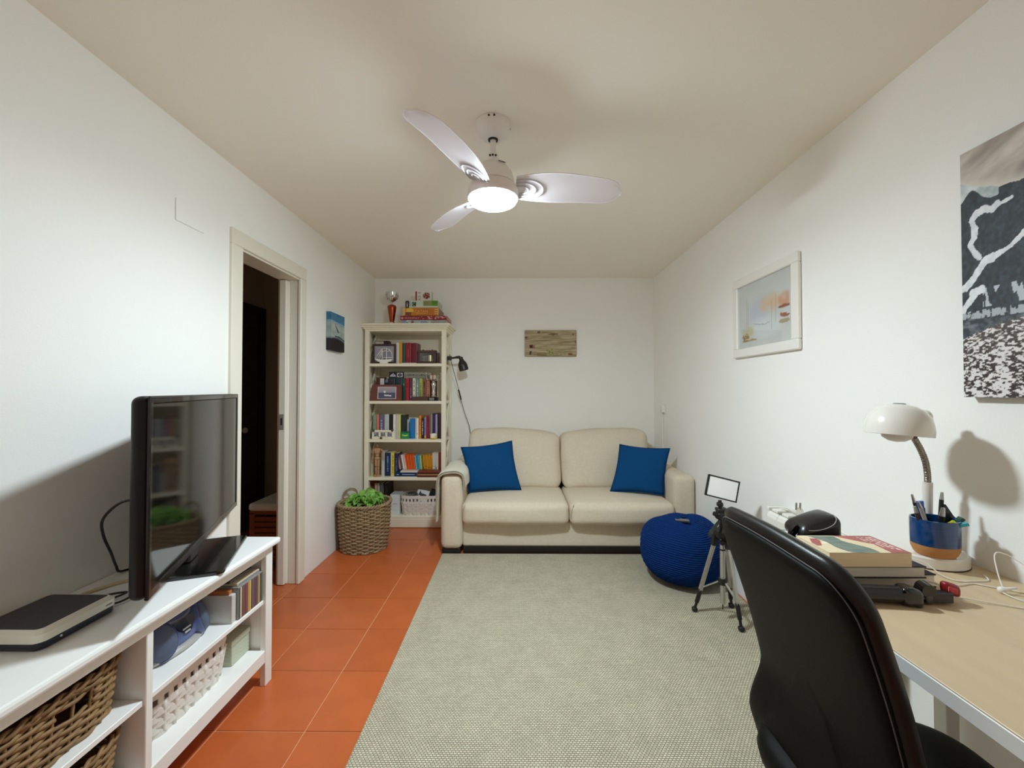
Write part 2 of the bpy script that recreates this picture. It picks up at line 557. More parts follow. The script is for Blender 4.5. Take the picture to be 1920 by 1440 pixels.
# slatted bench with a white cushion in the hall
m_bench = mat('cherry_wood', '7d3f1c', 0.45, var=0.18, vscale=6, stretch=(3, 3, 20))
bn = thing('slatted_bench', 'reddish wooden slatted bench chest seen through the doorway', 'bench', (-1.71, 3.3, 0))
bx0, bx1, by0, by1 = -1.865, -1.565, 2.93, 3.75
for x in (bx0, bx1-.035):
    for y in (by0, by1-.035):
        b = B(); box(b, x, x+.035, y, y+.035, 0, .40, bev=.003); obj('leg', b, m_bench, bn, world=True)
for k in range(8):
    z = .07+k*.038
    b = B(); box(b, bx0+.034, bx1-.034, by0+.006, by0+.02, z, z+.031, bev=.002); obj('slat', b, m_bench, bn, world=True)
    b = B(); box(b, bx0+.006, bx0+.02, by0+.034, by1-.034, z, z+.031, bev=.002); obj('slat', b, m_bench, bn, world=True)
b = B(); box(b, bx0, bx1, by0, by1, .385, .41, bev=.004); obj('lid', b, m_bench, bn, world=True)
b = B(); box(b, bx0+.022, bx1-.004, by0+.022, by1-.004, .05, .07); obj('bottom_board', b, m_bench, bn, world=True)
b = B(); softbox(b, (-1.715, 3.335, .437), (.31, .83, .054), .02, (0, 0, .006), 8)
o = obj('bench_cushion', b, mat('white_cushion_cloth', 'd8d6d0', .9, bump=.1, bscale=300), world=True, loc=(-1.715, 3.335, .41), smooth=True)
tag(o, 'flat white seat cushion lying on the slatted bench in the hall', 'cushion')

# ------------------------------------------------------------------ rug
b = B()
box(b, -.565, 1.348, .25, 3.222, .001, .011, bev=.003)
o = obj('woven_rug', b, weave_mat('rug_weave', 'd8d0b8', '857b63', .0125, .0082, .003), world=True, loc=(.37, 1.7, 0))
tag(o, 'large flat woven greige rug covering the tiled floor before the sofa', 'rug')

# ------------------------------------------------------------------ ceiling fan with the lamp
m_fan = mat('fan_white_enamel', 'e9e4de', 0.35, coat=.2)
m_screw = mat('dark_screw', '37332f', .4, .8)
FX, FY = -.098, 1.76
fan = thing('ceiling_fan', 'white three bladed ceiling fan with a round lit lamp', 'ceiling fan', (FX, FY, ZC))
T = Matrix.Translation((FX, FY, 0))
b = B(); lathe(b, [(.02, 2.312), (.045, 2.318), (.063, 2.337), (.0715, 2.358), (.0735, ZC-.001)], 40, T)
obj('canopy', b, m_fan, fan, smooth=50, world=True)
b = B()
for a in (-1.75, -1.45, .3):
    M = T @ Matrix.Rotation(a, 4, 'Z') @ Matrix.Translation((.0725, 0, 2.371)) @ Matrix.Rotation(PI/2, 4, 'Y')
    lathe(b, [(.0045, 0), (.004, .003)], 8, M)
obj('canopy_screw', b, m_screw, fan, world=True, kind='stuff')
b = B(); lathe(b, [(.0205, 2.308), (.0215, 2.313), (.0205, 2.318)], 24, T); obj('rod_collar', b, mat('black_rubber', '1b1a19', .6), fan, smooth=40, world=True)
b = B(); lathe(b, [(.0125, 2.20), (.0125, 2.325)], 20, T); obj('down_rod', b, m_fan, fan, smooth=40, world=True)
b = B(); lathe(b, [(.022, 2.205), (.022, 2.248), (.018, 2.252)], 20, T); obj('rod_coupling', b, m_fan, fan, smooth=40, world=True)
for a in (-2.1, -1.57, -1.0):
    b = B(); M = T @ Matrix.Rotation(a, 4, 'Z') @ Matrix.Translation((.021, 0, 2.236)) @ Matrix.Rotation(PI/2, 4, 'Y')
    lathe(b, [(.0045, 0), (.004, .004)], 8, M); obj('coupling_screw', b, m_screw, fan, world=True)
b = B(); lathe(b, [(.08, 2.112), (.092, 2.118), (.090, 2.142), (.080, 2.170), (.060, 2.195), (.036, 2.21), (.02, 2.213)], 44, T)
obj('motor_housing', b, m_fan, fan, smooth=50, world=True)
b = B(); box(b, -.003, .003, -.016, .016, 0, .002, M=T @ Matrix.Rotation(-1.0, 4, 'Z') @ Matrix.Translation((.072, 0, 2.186)) @ Matrix.Rotation(.85, 4, 'Y'))
obj('vent_slot', b, m_screw, fan, world=True)
b = B(); lathe(b, [(.1015, 2.058), (.105, 2.059), (.1075, 2.068), (.107, 2.092), (.098, 2.110), (.06, 2.118)], 48, T)
obj('lamp_ring', b, mat('ring_enamel_pinkish', 'e8dcd6', .35), fan, smooth=50, world=True)
m_em = bpy.data.materials.new('lit_led_diffuser'); m_em.use_nodes = True
nt = m_em.node_tree; nt.nodes.clear()
e = nt.nodes.new('ShaderNodeEmission'); e.inputs[0].default_value = (*LAMP_COLOR, 1); e.inputs[1].default_value = LAMP_POWER
oo = nt.nodes.new('ShaderNodeOutputMaterial'); nt.links.new(e.outputs[0], oo.inputs[0])
b = B(); lathe(b, [(0, 2.036), (.06, 2.037), (.085, 2.040), (.096, 2.046), (.1008, 2.055), (.1012, 2.075)], 48, T, cap=False)
obj('lamp_diffuser', b, m_em, fan, smooth=60, world=True, label='round glowing white lamp cover')

m_blade = bpy.data.materials.new('frosted_acrylic'); m_blade.use_nodes = True
nt = m_blade.node_tree; pb = nt.nodes['Principled BSDF']
pb.inputs['Base Color'].default_value = (*lin('efeaf0'), 1); pb.inputs['Roughness'].default_value = .35
tr = nt.nodes.new('ShaderNodeBsdfTranslucent'); tr.inputs[0].default_value = (*lin('efeaf0'), 1)
tp = nt.nodes.new('ShaderNodeBsdfTransparent'); tp.inputs[0].default_value = (.97, .97, .97, 1)
mx = nt.nodes.new('ShaderNodeMixShader'); mx.inputs[0].default_value = .42
mx2 = nt.nodes.new('ShaderNodeMixShader'); mx2.inputs[0].default_value = .40
nt.links.new(pb.outputs[0], mx.inputs[1]); nt.links.new(tr.outputs[0], mx.inputs[2])
nt.links.new(mx.outputs[0], mx2.inputs[1]); nt.links.new(tp.outputs[0], mx2.inputs[2])
nt.links.new(mx2.outputs[0], nt.nodes['Material Output'].inputs[0])
m_bedge = mat('acrylic_edge', 'f4f2f4', .25)
m_ridge = mat('acrylic_ridge', 'c9c9d2', .4)

def blade_pt(t, w, dz=0.0):
    """t along 0..1, w across -1 (clockwise, high side) .. 1; local +X outwards"""
    r = .095+.455*t
    half = (.040+.048*math.sin(min(1, t*1.7+.18)*PI/2) - .022*t)
    yc = .012*math.sin(t*PI) - .012 + .022*t*t
    pitch = math.radians(24-9*t)
    if t > .84: half *= math.sqrt(max(0.0, 1-((t-.84)/.16)**2*.92))
    y = w*half
    z = 2.104+.012*math.sin(t*PI) - y*math.sin(pitch) - .010*(1-w*w)*.5
    return Vector((r, yc+y*math.cos(pitch), z+dz))
for ang in (4, 124, -115):
    Mb = T @ Matrix.Rotation(math.radians(ang), 4, 'Z')
    nT, nW = 22, 8
    g = [[Mb @ blade_pt(i/nT, -1+2*j/nW) for j in range(nW+1)] for i in range(nT+1)]
    b = B(); sheet(b, g, .0045)
    bl = obj('blade', b, m_blade, fan, smooth=50, world=True)
    rim = [g[i][0] for i in range(nT+1)]+[g[nT][j] for j in range(1, nW)]+[g[i][nW] for i in range(nT, -1, -1)]
    b = B(); tube(b, rim, .0026, 6); obj('edge_bead', b, m_bedge, bl, smooth=True, world=True)
    for q, (tl, wl) in enumerate(((.26, .86), (.19, .62), (.12, .38))):
        pts = []
        for k in range(17):
            a = -PI/2+PI*k/16
            pts.append(Mb @ blade_pt(max(0.0, tl*math.cos(a)), wl*math.sin(a)*.95, -.004))
        b = B(); tube(b, pts, .0042, 6); obj('arch_ridge', b, m_ridge, bl, smooth=True, world=True)

# ------------------------------------------------------------------ bookcase
m_case = mat('cream_painted_wood', 'ece5cf', 0.45, var=0.03, vscale=6)
BX0, BX1, BY0, BY1 = -1.395, -.645, 3.845, 4.185
SH = {1: 1.503, 2: 1.158, 3: .806, 4: .457, 5: .105}
bc = thing('bookcase', 'tall cream wooden bookcase with crossed side braces in the left corner', 'bookcase', (-1.02, 4.0, 0))
PW = .042
for x in (BX0, BX1-PW):
    for y in (BY0, BY1-PW):
        b = B(); box(b, x, x+PW, y, y+PW, 0, 1.82, bev=.003); obj('post', b, m_case, bc, world=True)
for k, z in SH.items():
    b = B(); box(b, BX0+.012, BX1-.012, BY0+.003, BY1-.003, z-.027, z, bev=.003); obj('shelf', b, m_case, bc, world=True)
b = B(); box(b, BX0+.006, BX1-.006, BY0+.002, BY1-.002, 0.004, .08, bev=.002); obj('plinth', b, m_case, bc, world=True)
b = B(); box(b, BX0+.03, BX1-.03, BY1-.012, BY1-.003, .08, 1.82); obj('back_panel', b, m_case, bc, world=True)
b = B(); box(b, BX0+.001, BX1-.001, BY0+.001, BY1-.001, 1.80, 1.822); obj('top_board', b, m_case, bc, world=True)
for k, (d, z0, z1) in enumerate(((.014, 1.818, 1.836), (.028, 1.834, 1.851), (.043, 1.849, 1.868))):
    b = B(); box(b, max(XL+.001, BX0-d), BX1+d, BY0-d, BY1+.01, z0, z1, bev=.005); obj('cornice_moulding', b, m_case, bc, world=True)
zs = [1.80]+[SH[k] for k in (1, 2, 3, 4, 5)]
for x in (BX0+.008, BX1-.008-.018):
    for k in range(5):
        zt, zb = zs[k]-(.027 if k else 0), zs[k+1]
        ya, yb = BY0+PW, BY1-PW
        for s in (0, 1):
            p = Vector((x+.009, ya if s else yb, zb)); q = Vector((x+.009, yb if s else ya, zt))
            b = B(); tube(b, [p, q], 0, flat=(.034, .018 if s else .014), up=(1, 0, 0))
            obj('cross_brace', b, m_case, bc, world=True)

# ------------------------------------------------------------------ TV stand
m_white = mat('white_lacquer', 'efefec', 0.38, var=0.012, vscale=4)
tv_x0, tv_x1, ty0, ty1 = -1.415, -1.062, .625, 1.834
ts = thing('tv_stand', 'long white low TV stand with open compartments along the left wall', 'TV stand', (-1.24, 1.23, 0))
b = B(); box(b, XL+.002, -1.036, ty0-.02, ty1+.018, .585, .61, bev=.008, seg=2); obj('top_board', b, m_white, ts, world=True)
for y in (ty0, ty1-.046):
    for x in (tv_x0, tv_x1-.024):
        b = B(); box(b, x, x+.024, y, y+.046, 0, .586, bev=.002); obj('leg', b, m_white, ts, world=True)
for y in (ty0+.012, ty1-.032):
    b = B(); box(b, tv_x0+.022, tv_x1-.022, y, y+.02, .098, .586); obj('side_panel', b, m_white, ts, world=True)
b = B(); box(b, tv_x1-.02, tv_x1-.002, ty0+.044, ty1-.044, .545, .586, bev=.003); obj('apron', b, m_white, ts, world=True)
b = B(); box(b, tv_x0+.01, tv_x1-.002, ty0+.03, ty1-.045, .098, .151, bev=.003); obj('bottom_shelf', b, m_white, ts, world=True)
b = B(); box(b, tv_x0+.01, tv_x1-.004, 1.214, 1.238, .150, .586, bev=.002); obj('divider', b, m_white, ts, world=True)
b = B(); box(b, tv_x0+.01, tv_x1-.012, 1.237, ty1-.031, .343, .360, bev=.002); obj('shelf', b, m_white, ts, world=True)
b = B(); box(b, tv_x0+.01, tv_x1-.012, ty0+.031, 1.215, .343, .360, bev=.002); obj('shelf', b, m_white, ts, world=True)
b = B(); box(b, tv_x0, tv_x0+.008, ty0+.03, ty1-.03, .11, .585); obj('back_panel', b, m_white, ts, world=True)

# ------------------------------------------------------------------ television
m_tvb = mat('black_gloss_plastic', '0d0d0e', 0.18, coat=.5)
m_tvm = mat('black_matte_plastic', '100e0d', 0.45, spec=.35)
m_scr = mat('dark_glossy_screen', '050506', 0.07, spec=.46)
tvc = Vector((-1.178, 1.585, 0)); tva = math.atan2(2.065-1.12, -1.393+1.002)      # direction of the screen edge
tv = thing('television', 'large flat black television turned towards the sofa on the white stand', 'television', (tvc.x, tvc.y, .61), tva-PI)
# local: +x runs along the screen towards the camera; front is +y
# the front normal must point to +X world
n_w = W[tv.name].to_3x3() @ Vector((0, 1, 0))
fs = 1 if n_w.x > 0 else -1
hw = .506
b = B(); softbox(b, (0, -fs*.022, .352), (2*hw, .044, .548), .021, n=3); obj('cabinet', b, m_tvm, tv, smooth=50)
def fbar(n, x0, x1, z0, z1, y0, y1, m):
    b = B(); box(b, x0, x1, min(fs*y0, fs*y1), max(fs*y0, fs*y1), z0, z1, bev=.003); obj(n, b, m, tv)
fbar('bezel', -hw+.012, hw-.012, .605, .625, -.006, .004, m_tvb); fbar('bezel', -hw+.012, hw-.012, .079, .104, -.006, .004, m_tvb)
fbar('bezel', -hw+.001, -hw+.019, .079, .625, -.006, .0045, m_tvb); fbar('bezel', hw-.019, hw-.001, .079, .625, -.006, .0045, m_tvb)
fbar('screen', -hw+.017, hw-.017, .102, .607, -.004, .0015, m_scr)
b = B(); softbox(b, (0, -fs*.060, .36), (.62, .06, .36), .025, n=3); obj('rear_housing', b, m_tvm, tv, smooth=50)
b = B(); box(b, -.05, .05, min(-fs*.075, -fs*.03), max(-fs*.075, -fs*.03), .012, .20, bev=.006); obj('stand_neck', b, m_tvb, tv)
b = B(); prism(b, rrect(-.20, .20, -.12, .12, .02), 0.0005, .014, 'Z', Matrix.Translation((-.03, -fs*.02, 0))); o = obj('stand_base', b, m_tvb, tv)
bv = o.modifiers.new('bevel', 'BEVEL'); bv.width = .004; bv.segments = 2

m_cable_b = mat('black_cable', '141312', .5)
m_cable_w = mat('white_cable', 'e9e6dd', .45)
m_cable_y = mat('beige_cable', 'b9a684', .5)
def cable(name, pts, r, m, label, cat='cable', group=None, k=7):
    b = B(); tube(b, smooth_path(pts, k), r, 7)
    o = obj(name, b, m, smooth=True, world=True, loc=pts[0]); tag(o, label, cat, group); return o
cable('power_cable', [(-1.10, 1.225, .935), (-1.15, 1.215, .925), (-1.225, 1.24, .87), (-1.282, 1.30, .80), (-1.325, 1.37, .72), (-1.375, 1.44, .65), (-1.385, 1.47, .618), (-1.37, 1.55, .615)], .004, m_cable_b, 'black cord arching from behind the television down to the white stand')
cable('antenna_cable', [(-1.33, 1.23, .628), (-1.31, 1.27, .634), (-1.27, 1.32, .64), (-1.23, 1.37, .64), (-1.23, 1.45, .63), (-1.30, 1.55, .618)], .006, m_cable_y, 'thick beige cable between the white modem and the television')
cable('signal_cable', [(-1.32, 1.24, .615), (-1.27, 1.29, .62), (-1.215, 1.31, .622), (-1.235, 1.27, .616), (-1.21, 1.245, .616), (-1.185, 1.27, .618), (-1.20, 1.34, .618), (-1.28, 1.45, .616)], .0032, m_cable_b, 'thin black cable curled on the white stand behind the television')

# ------------------------------------------------------------------ modem
md = thing('modem', 'flat white and dark blue modem box at the near end of the TV stand', 'modem', (-1.263, 1.125, .61))
b = B(); prism(b, rrect(-1.362, -1.166, 1.026, 1.226, .02), .611, .632, 'Z'); o = obj('lower_case', b, mat('dark_navy_plastic', '151a29', .3), md, world=True)
bv = o.modifiers.new('bevel', 'BEVEL'); bv.width = .006; bv.segments = 2
b = B()
r1, r2 = rrect(-1.364, -1.163, 1.022, 1.229, .022), rrect(-1.352, -1.176, 1.034, 1.217, .014)
L = [[b.verts.new((x, y, z)) for x, y in r] for r, z in ((r1, .632), (r1, .651), (r2, .661), (r2, .6575))]
for A, C in zip(L, L[1:]):
    for i in range(len(A)): j = (i+1) % len(A); b.faces.new((A[i], A[j], C[j], C[i]))
b.faces.new(list(reversed(L[0]))); b.faces.new(L[-1])
obj('upper_case', b, mat('ivory_white_plastic', 'e8e4d6', .3, coat=.3), md, world=True, smooth=30)
b = B(); prism(b, rrect(-1.351, -1.177, 1.035, 1.216, .013), .6572, .6595, 'Z'); obj('top_inset', b, mat('dark_grey_mesh', '3a3438', .6, bump=.15, bscale=900), md, world=True)
b = B(); lathe(b, [(.003, 0), (.002, .002)], 8, Matrix.Translation((-1.1655, 1.075, .624)) @ Matrix.Rotation(PI/2, 4, 'Y'))
obj('status_light', b, mat('pale_blue_led', 'dfe9ff', .2), md, world=True)
b = B(); box(b, -1.1632, -1.1626, 1.19, 1.208, .639, .643); obj('brand_mark', b, mat('grey_ink', '85827a', .6), md, world=True)

# ------------------------------------------------------------------ wicker baskets
m_wick = mat('brown_wicker', '8a6a43', 0.6, var=0.32, vscale=28)
m_wick2 = mat('grey_brown_wicker', '94805f', 0.65, var=0.3, vscale=30)
m_wst = mat('wicker_stake', '9a7d55', 0.6, var=0.25, vscale=30)
m_wht = mat('white_paper_weave', 'ded6ce', 0.7, var=0.06, vscale=60)
def ring_path(fn, n):           # closed outline by arc length; fn(a)->(x,y), returns n points + normals
    raw = [Vector((*fn(2*PI*i/720), 0)) for i in range(720)]
    L = [0]
    for i in range(720): L.append(L[-1]+(raw[(i+1) % 720]-raw[i]).length)
    out = []; k = 0
    for j in range(n):
        s = L[-1]*j/n
        while L[k+1] < s: k += 1
        a, c = raw[k], raw[(k+1) % 720]; f = (s-L[k])/max(L[k+1]-L[k], 1e-9)
        p = a.lerp(c, f); t = (c-a).normalized()
        out.append((p, Vector((t.y, -t.x, 0))))
    return out
def sup(a, b_, e):              # superellipse
    def f(t):
        c, s = math.cos(t), math.sin(t)
        return (a*math.copysign(abs(c)**(2/e), c), b_*math.copysign(abs(s)**(2/e), s))
    return f
def basket(root, hx, hy, e, H, flare, rows, stakes, rs, amp, m_s, m_v, gap=None, flat=False, bulge=0.0):
    """woven basket in the root's local frame; gap=(row0,row1,[(j0,j1)..]) leaves handle holes; returns nothing"""
    sub = 4; N = stakes*sub
    z0 = rs
    b = B(); bs = B()
    def scale(z): u = z/H; return 1-flare*(1-u)+bulge*math.sin(PI*u)
    for k in range(rows):
        z = z0+(H-2*rs)*k/(rows-1)
        sc = scale(z)
        pn = ring_path(sup(hx*sc, hy*sc, e), N)
        segs = [(0, N)]
        if gap and gap[0] <= k <= gap[1]:
            segs = []; cur = 0
            for j0, j1 in gap[2]: segs.append((cur, j0*sub)); cur = j1*sub
            segs.append((cur, N))
        for s0, s1 in segs:
            full = (s0 == 0 and s1 == N)
            pts = []
            for j in range(s0, s1 if full else s1+1):
                p, n = pn[j % N]
                off = amp*math.cos(PI*j/sub)*(1 if k % 2 else -1)
                q = p+n*off
                pts.append((q.x, q.y, z+random.uniform(-.12, .12)*rs))
            if len(pts) < 3: continue
            if flat: tube(b, pts, 0, closed=full, flat=(rs*.5, rs*2.3), up=(0, 0, 1))
            else: tube(b, pts, rs*random.uniform(.88, 1.08), 6, closed=full)
    obj('weave', b, m_s, root, smooth=not flat, kind='stuff')
    for j in range(stakes):
        pts = []
        for k in range(7):
            z = H*k/6; sc = scale(z)
            p, n = ring_path_cache(hx, hy, e, stakes)[j]
            pts.append((p.x*sc, p.y*sc, z))
        tube(bs, pts, rs*.75, 5)
    obj('stakes', bs, m_v, root, smooth=True, kind='stuff')
    # floor of the basket
    sc = scale(0); b = B()
    poly = [(p.x*sc*.97, p.y*sc*.97) for p, n in ring_path(sup(hx, hy, e), 40)]
    prism(b, poly, .001, .007, 'Z'); obj('bottom', b, m_s, root)
RPC = {}
def ring_path_cache(hx, hy, e, n):
    key = (hx, hy, e, n)
    if key not in RPC: RPC[key] = ring_path(sup(hx, hy, e), n)
    return RPC[key]
def rope_rim(root, hx, hy, e, z, r, m, twist=26, strands=2, name='rim'):
    N = 140; pn = ring_path(sup(hx, hy, e), N); b = B()
    for s in range(strands):
        pts = []
        for j, (p, n) in enumerate(pn):
            a = 2*PI*twist*j/N+2*PI*s/strands
            q = p+n*math.cos(a)*r*.75
            pts.append((q.x, q.y, z+math.sin(a)*r*.75))
        tube(b, pts, r*.7, 6, closed=True)
    return obj(name, b, m, root, smooth=True)

# big round basket by the bookcase
bk = thing('wicker_basket', 'tall round grey brown wicker basket standing before the bookcase', 'basket', (-1.212, 3.368, 0.0))
basket(bk, .19, .185, 2.3, .355, .13, 25, 26, .0078, .0075, m_wick2, m_wst, bulge=.02)
rope_rim(bk, .195, .19, 2.3, .362, .011, m_wick2)
rope_rim(bk, .165, .16, 2.3, .012, .009, m_wick2, name='base_rim')
for ang in (2.55, -.60):
    c, s = math.cos(ang), math.sin(ang); t = Vector((-s, c, 0)); p0 = Vector((c*.188, s*.182, .33))
    for off in (-.006, .006):
        pts = smooth_path([p0+t*-.075+Vector((0, 0, -.03)), p0+t*-.072+Vector((0, 0, .03)), p0+t*-.055+Vector((c*.004, s*.004, .085+off)), p0+Vector((c*.006, s*.006, .108+off)),
                           p0+t*.055+Vector((c*.004, s*.004, .085+off)), p0+t*.072+Vector((0, 0, .03)), p0+t*.075+Vector((0, 0, -.03))], 5)
        if ang < 0: pts = [Vector((q.x, q.y, .30+(q.z-.30)*.48)) for q in pts]
        b = B(); tube(b, pts, .0052, 6); obj('handle', b, m_wick2, bk, smooth=True)
# leaves in the basket
m_leaf = mat('green_fabric_leaf', '78a84a', .38, var=.32, vscale=16, rnd=.25)
m_leafv = mat('pale_leaf_cloth', 'b9c98a', .6, var=.1)
pl = thing('leafy_plant', 'bright green broad leaves filling the round wicker basket', 'plant', (-1.205, 3.372, .16))
b = B(); lathe(b, [(.10, -.14), (.125, .10), (.13, .12), (.12, .125), (.112, .105), (0, .10)], 24); obj('plant_pot', b, m_leafv, pl, smooth=40)
def leaf_mesh(L, Wd, curl):
    g = []
    for i in range(9):
        t = i/8; w = Wd*math.sin(PI*min(1, t*.93+.06))**.8*(1-.35*t)
        row = []
        for j in range(5):
            s = -1+j/2
            row.append((s*w, t*L*(1-.12*t), curl*(t*t)*-L+.25*w*abs(s)+.02*math.sin(t*7+s*2)))
        g.append(row)
    return g
variants = []
for v in range(3):
    b = B(); sheet(b, leaf_mesh((.15, .135, .125)[v], (.062, .056, .050)[v], (.16, .24, .05)[v]), .0016)
    variants.append(b)
protos = [obj('leaf', b, m_leaf, pl, smooth=True) for b in variants]
for i in range(34):
    a = i*2.399; rad = .088*math.sqrt((i+.5)/34)
    M = (Matrix.Translation((rad*math.cos(a)*.9, rad*math.sin(a)*.9, .212+.04*(1-rad/.088)+random.uniform(-.005, .012)))
         @ Matrix.Rotation(a-PI/2+random.uniform(-.6, .6), 4, 'Z') @ Matrix.Rotation(random.uniform(.02, .16)+.55*(1-rad/.088)*random.random(), 4, 'X')
         @ Matrix.Rotation(random.uniform(-.5, .5), 4, 'Y') @ Matrix.Translation((0, -.035, 0)))
    if i < 3: protos[i].matrix_local = M
    else: mcopy('leaf', protos[i % 3], pl, M)

# two brown wicker baskets in the near compartment of the TV stand
m_hang = mat('dark_basket_inside', '4a3520', .7, var=.2)
def stand_basket(loc, label, H):
    r = thing('wicker_basket', label, 'basket', loc)
    basket(r, .145, .25, 5, H, .07, 14, 30, .0053, .0055, m_wick, m_wst, gap=(8, 10, [(1, 2), (2, 3)]))
    rope_rim(r, .149, .254, 5, H+.004, .008, m_wick, twist=20)
    return r
sb1 = stand_basket((-1.243, .952, .3605), 'brown wicker basket on the near middle shelf of the TV stand, above another', .145)
sb2 = stand_basket((-1.243, .952, .1515), 'brown wicker basket on the near bottom shelf of the TV stand, beneath another', .140)

# white woven baskets (TV stand, bookcase)
def white_basket(name, label, loc, hx, hy, H, holes_side, rotz=0.0):
    r = thing(name, label, 'basket', loc, rotz)
    basket(r, hx, hy, 6, H*.70, .10, 6, 26, .0085*H/.15, .0028, m_wht, m_wht, flat=True)
    s = 1.0
    N = 80
    b = B()
    pn = ring_path(sup(hx*1.005, hy*1.005, 6), N)
    tube(b, [(p.x, p.y, H-.012) for p, n in pn], 0, closed=True, flat=(.007, .026), up=(0, 0, 1)); obj('rim_band', b, m_wht, r)
    pn2 = ring_path(sup(hx, hy, 6), 64); b = B()
    for j, (p, n) in enumerate(pn2):
        if j % 2 == 0:
            t = Vector((-n.y, n.x, 0))
            M = Matrix(((t.x, n.x, 0, p.x), (t.y, n.y, 0, p.y), (0, 0, 1, 0), (0, 0, 0, 1)))
            box(b, -.009, .009, -.003, .001, H*.66, H-.02, M=M)
    obj('rim_posts', b, m_wht, r, kind='stuff')
    return r
white_basket('woven_basket', 'white woven basket with slotted rim on the far bottom shelf of the TV stand', (-1.24, 1.475, .1515), .12, .185, .158, 1)
white_basket('woven_basket', 'white woven basket of cables on the bottom shelf of the bookcase', (-.895, 3.985, .1055), .172, .115, .178, 1)

# storage box beyond the white basket
sbx = thing('storage_box', 'pale green patterned storage box with lid on the far bottom shelf of the TV stand', 'box', (-1.23, 1.737, .151))
def boxpat(u, v):
    w = math.sin(v*60+math.sin(u*9)*3)
    return mixc(hx('c9cdb8'), hx('8f9a82'), max(0, w)*.6)
b = B(); box(b, -1.34, -1.135, 1.680, 1.792, .152, .232, bev=.002); obj('box_body', b, mat('sage_card', 'b8bda6', .7), sbx, world=True)
b = B(); box(b, -1.344, -1.131, 1.676, 1.796, .228, .252, bev=.002); obj('box_lid', b, mat('sage_card_lid', 'b3b49c', .7, var=.05), sbx, world=True)
o_ = W[sbx.name].translation
printed('pattern_print', sbx, boxpat, lambda u, v: (-1.1344-o_.x, 1.682-o_.y+.108*u, .153-o_.z+.074*v), 20, 24)
printed('pattern_print', sbx, boxpat, lambda u, v: (-1.336-o_.x+.20*u, 1.6794-o_.y, .153-o_.z+.074*v), 20, 24)

# ------------------------------------------------------------------ boombox
m_bb = mat('steel_blue_plastic', '4d5c8c', .35, var=.03, coat=.2)
m_bbs = mat('silver_plastic', 'b3b2ae', .35, .3)
m_bbd = mat('smoked_navy_plastic', '14182c', .15, coat=.6)
m_bbg = mat('slate_speaker_mesh', '566079', .55, bump=.3, bscale=1200)
bb = thing('boombox', 'blue oval CD radio player with silver carrying handle on the TV stand', 'radio', (-1.245, 1.460, .3605))
bb.scale = (1, .72, 1)
def bbd(p):
    # p local box (-.105..105, -.19..19, -.075..075): oval plan, front slopes back
    y = p.y/.19
    k = math.sqrt(max(0.0, 1-.62*y*y))
    z = p.z*(1-.18*y*y)
    x = p.x*k - (max(0, p.z)*.55 if p.x > 0 else 0)
    return (x, p.y, z)
b = B(); softbox(b, (0, 0, .066), (.21, .38, .120), .035, n=10, deform=bbd); obj('case', b, m_bb, bb, smooth=True)
b = B(); softbox(b, (.004, 0, .012), (.222, .392, .022), .01, n=10, deform=bbd); obj('base_trim', b, m_bbs, bb, smooth=True)
for s in (-1, 1):
    M = Matrix.Translation((.074, s*.118, .064)) @ Matrix.Rotation(s*.50, 4, 'Z') @ Matrix.Rotation(PI/2-.30, 4, 'Y')
    b = B(); lathe(b, [(.060, -.03), (.058, .014), (.050, .026), (.03, .033), (0, .036)], 32, M); sp = obj('speaker', b, m_bbg, bb, smooth=50)
    b = B(); lathe(b, [(.0645, -.03), (.0645, .008), (.0605, .012), (.058, .008)], 32, M, cap=False); obj('speaker_ring', b, m_bb, sp, smooth=50)
M = Matrix.Translation((.096, 0, .070)) @ Matrix.Rotation(PI/2-.38, 4, 'Y')
b = B(); pts = [(-.024*math.sin(PI*t/16) if 0 else -.026+.052*(1-(2*t/16-1)**2)*.9, -.062+.124*t/16) for t in range(17)]
poly = [(x, y) for x, y in pts]+[(-.032, .062), (-.032, -.062)]
prism(b, poly, -.012, .008, 'Z', M); dp = obj('display_panel', b, m_bbd, bb)
b = B(); box(b, .0, .005, -.028, .02, .0078, .0088, M=M); box(b, .011, .017, -.022, .012, .0078, .0088, M=M); obj('panel_lettering', b, m_bbs, dp, kind='stuff')
b = B()
arc = [(.055*math.cos(a)+.0, .085*math.cos(a*1.0)*0+.09*math.sin(a), 0) for a in [(-PI/2)+PI*i/20 for i in range(21)]]
ring = [(.030+.050*math.cos(2*PI*i/32), .105*math.sin(2*PI*i/32), .122-.024*math.cos(2*PI*i/32)) for i in range(32)]
tube(b, ring, 0, closed=True, flat=(.013, .012), up=(0, 0, 1)); obj('lid_ring', b, m_bbs, bb)
b = B(); lathe(b, [(.0, .012), (.03, .011), (.046, .006), (.05, 0)], 32, Matrix.Translation((.030, 0, .116)) @ Matrix.Rotation(.44, 4, 'Y') @ Matrix.Diagonal((.93, 1.9, 1, 1))); obj('disc_lid', b, m_bbd, bb, smooth=True)
b = B(); tube(b, smooth_path([(-.045, -.15, .10), (-.05, -.12, .145), (-.05, 0, .158), (-.05, .12, .145), (-.045, .15, .10)], 6), 0, flat=(.02, .012), up=(0, 0, 1)); obj('carry_handle', b, m_bbs, bb)

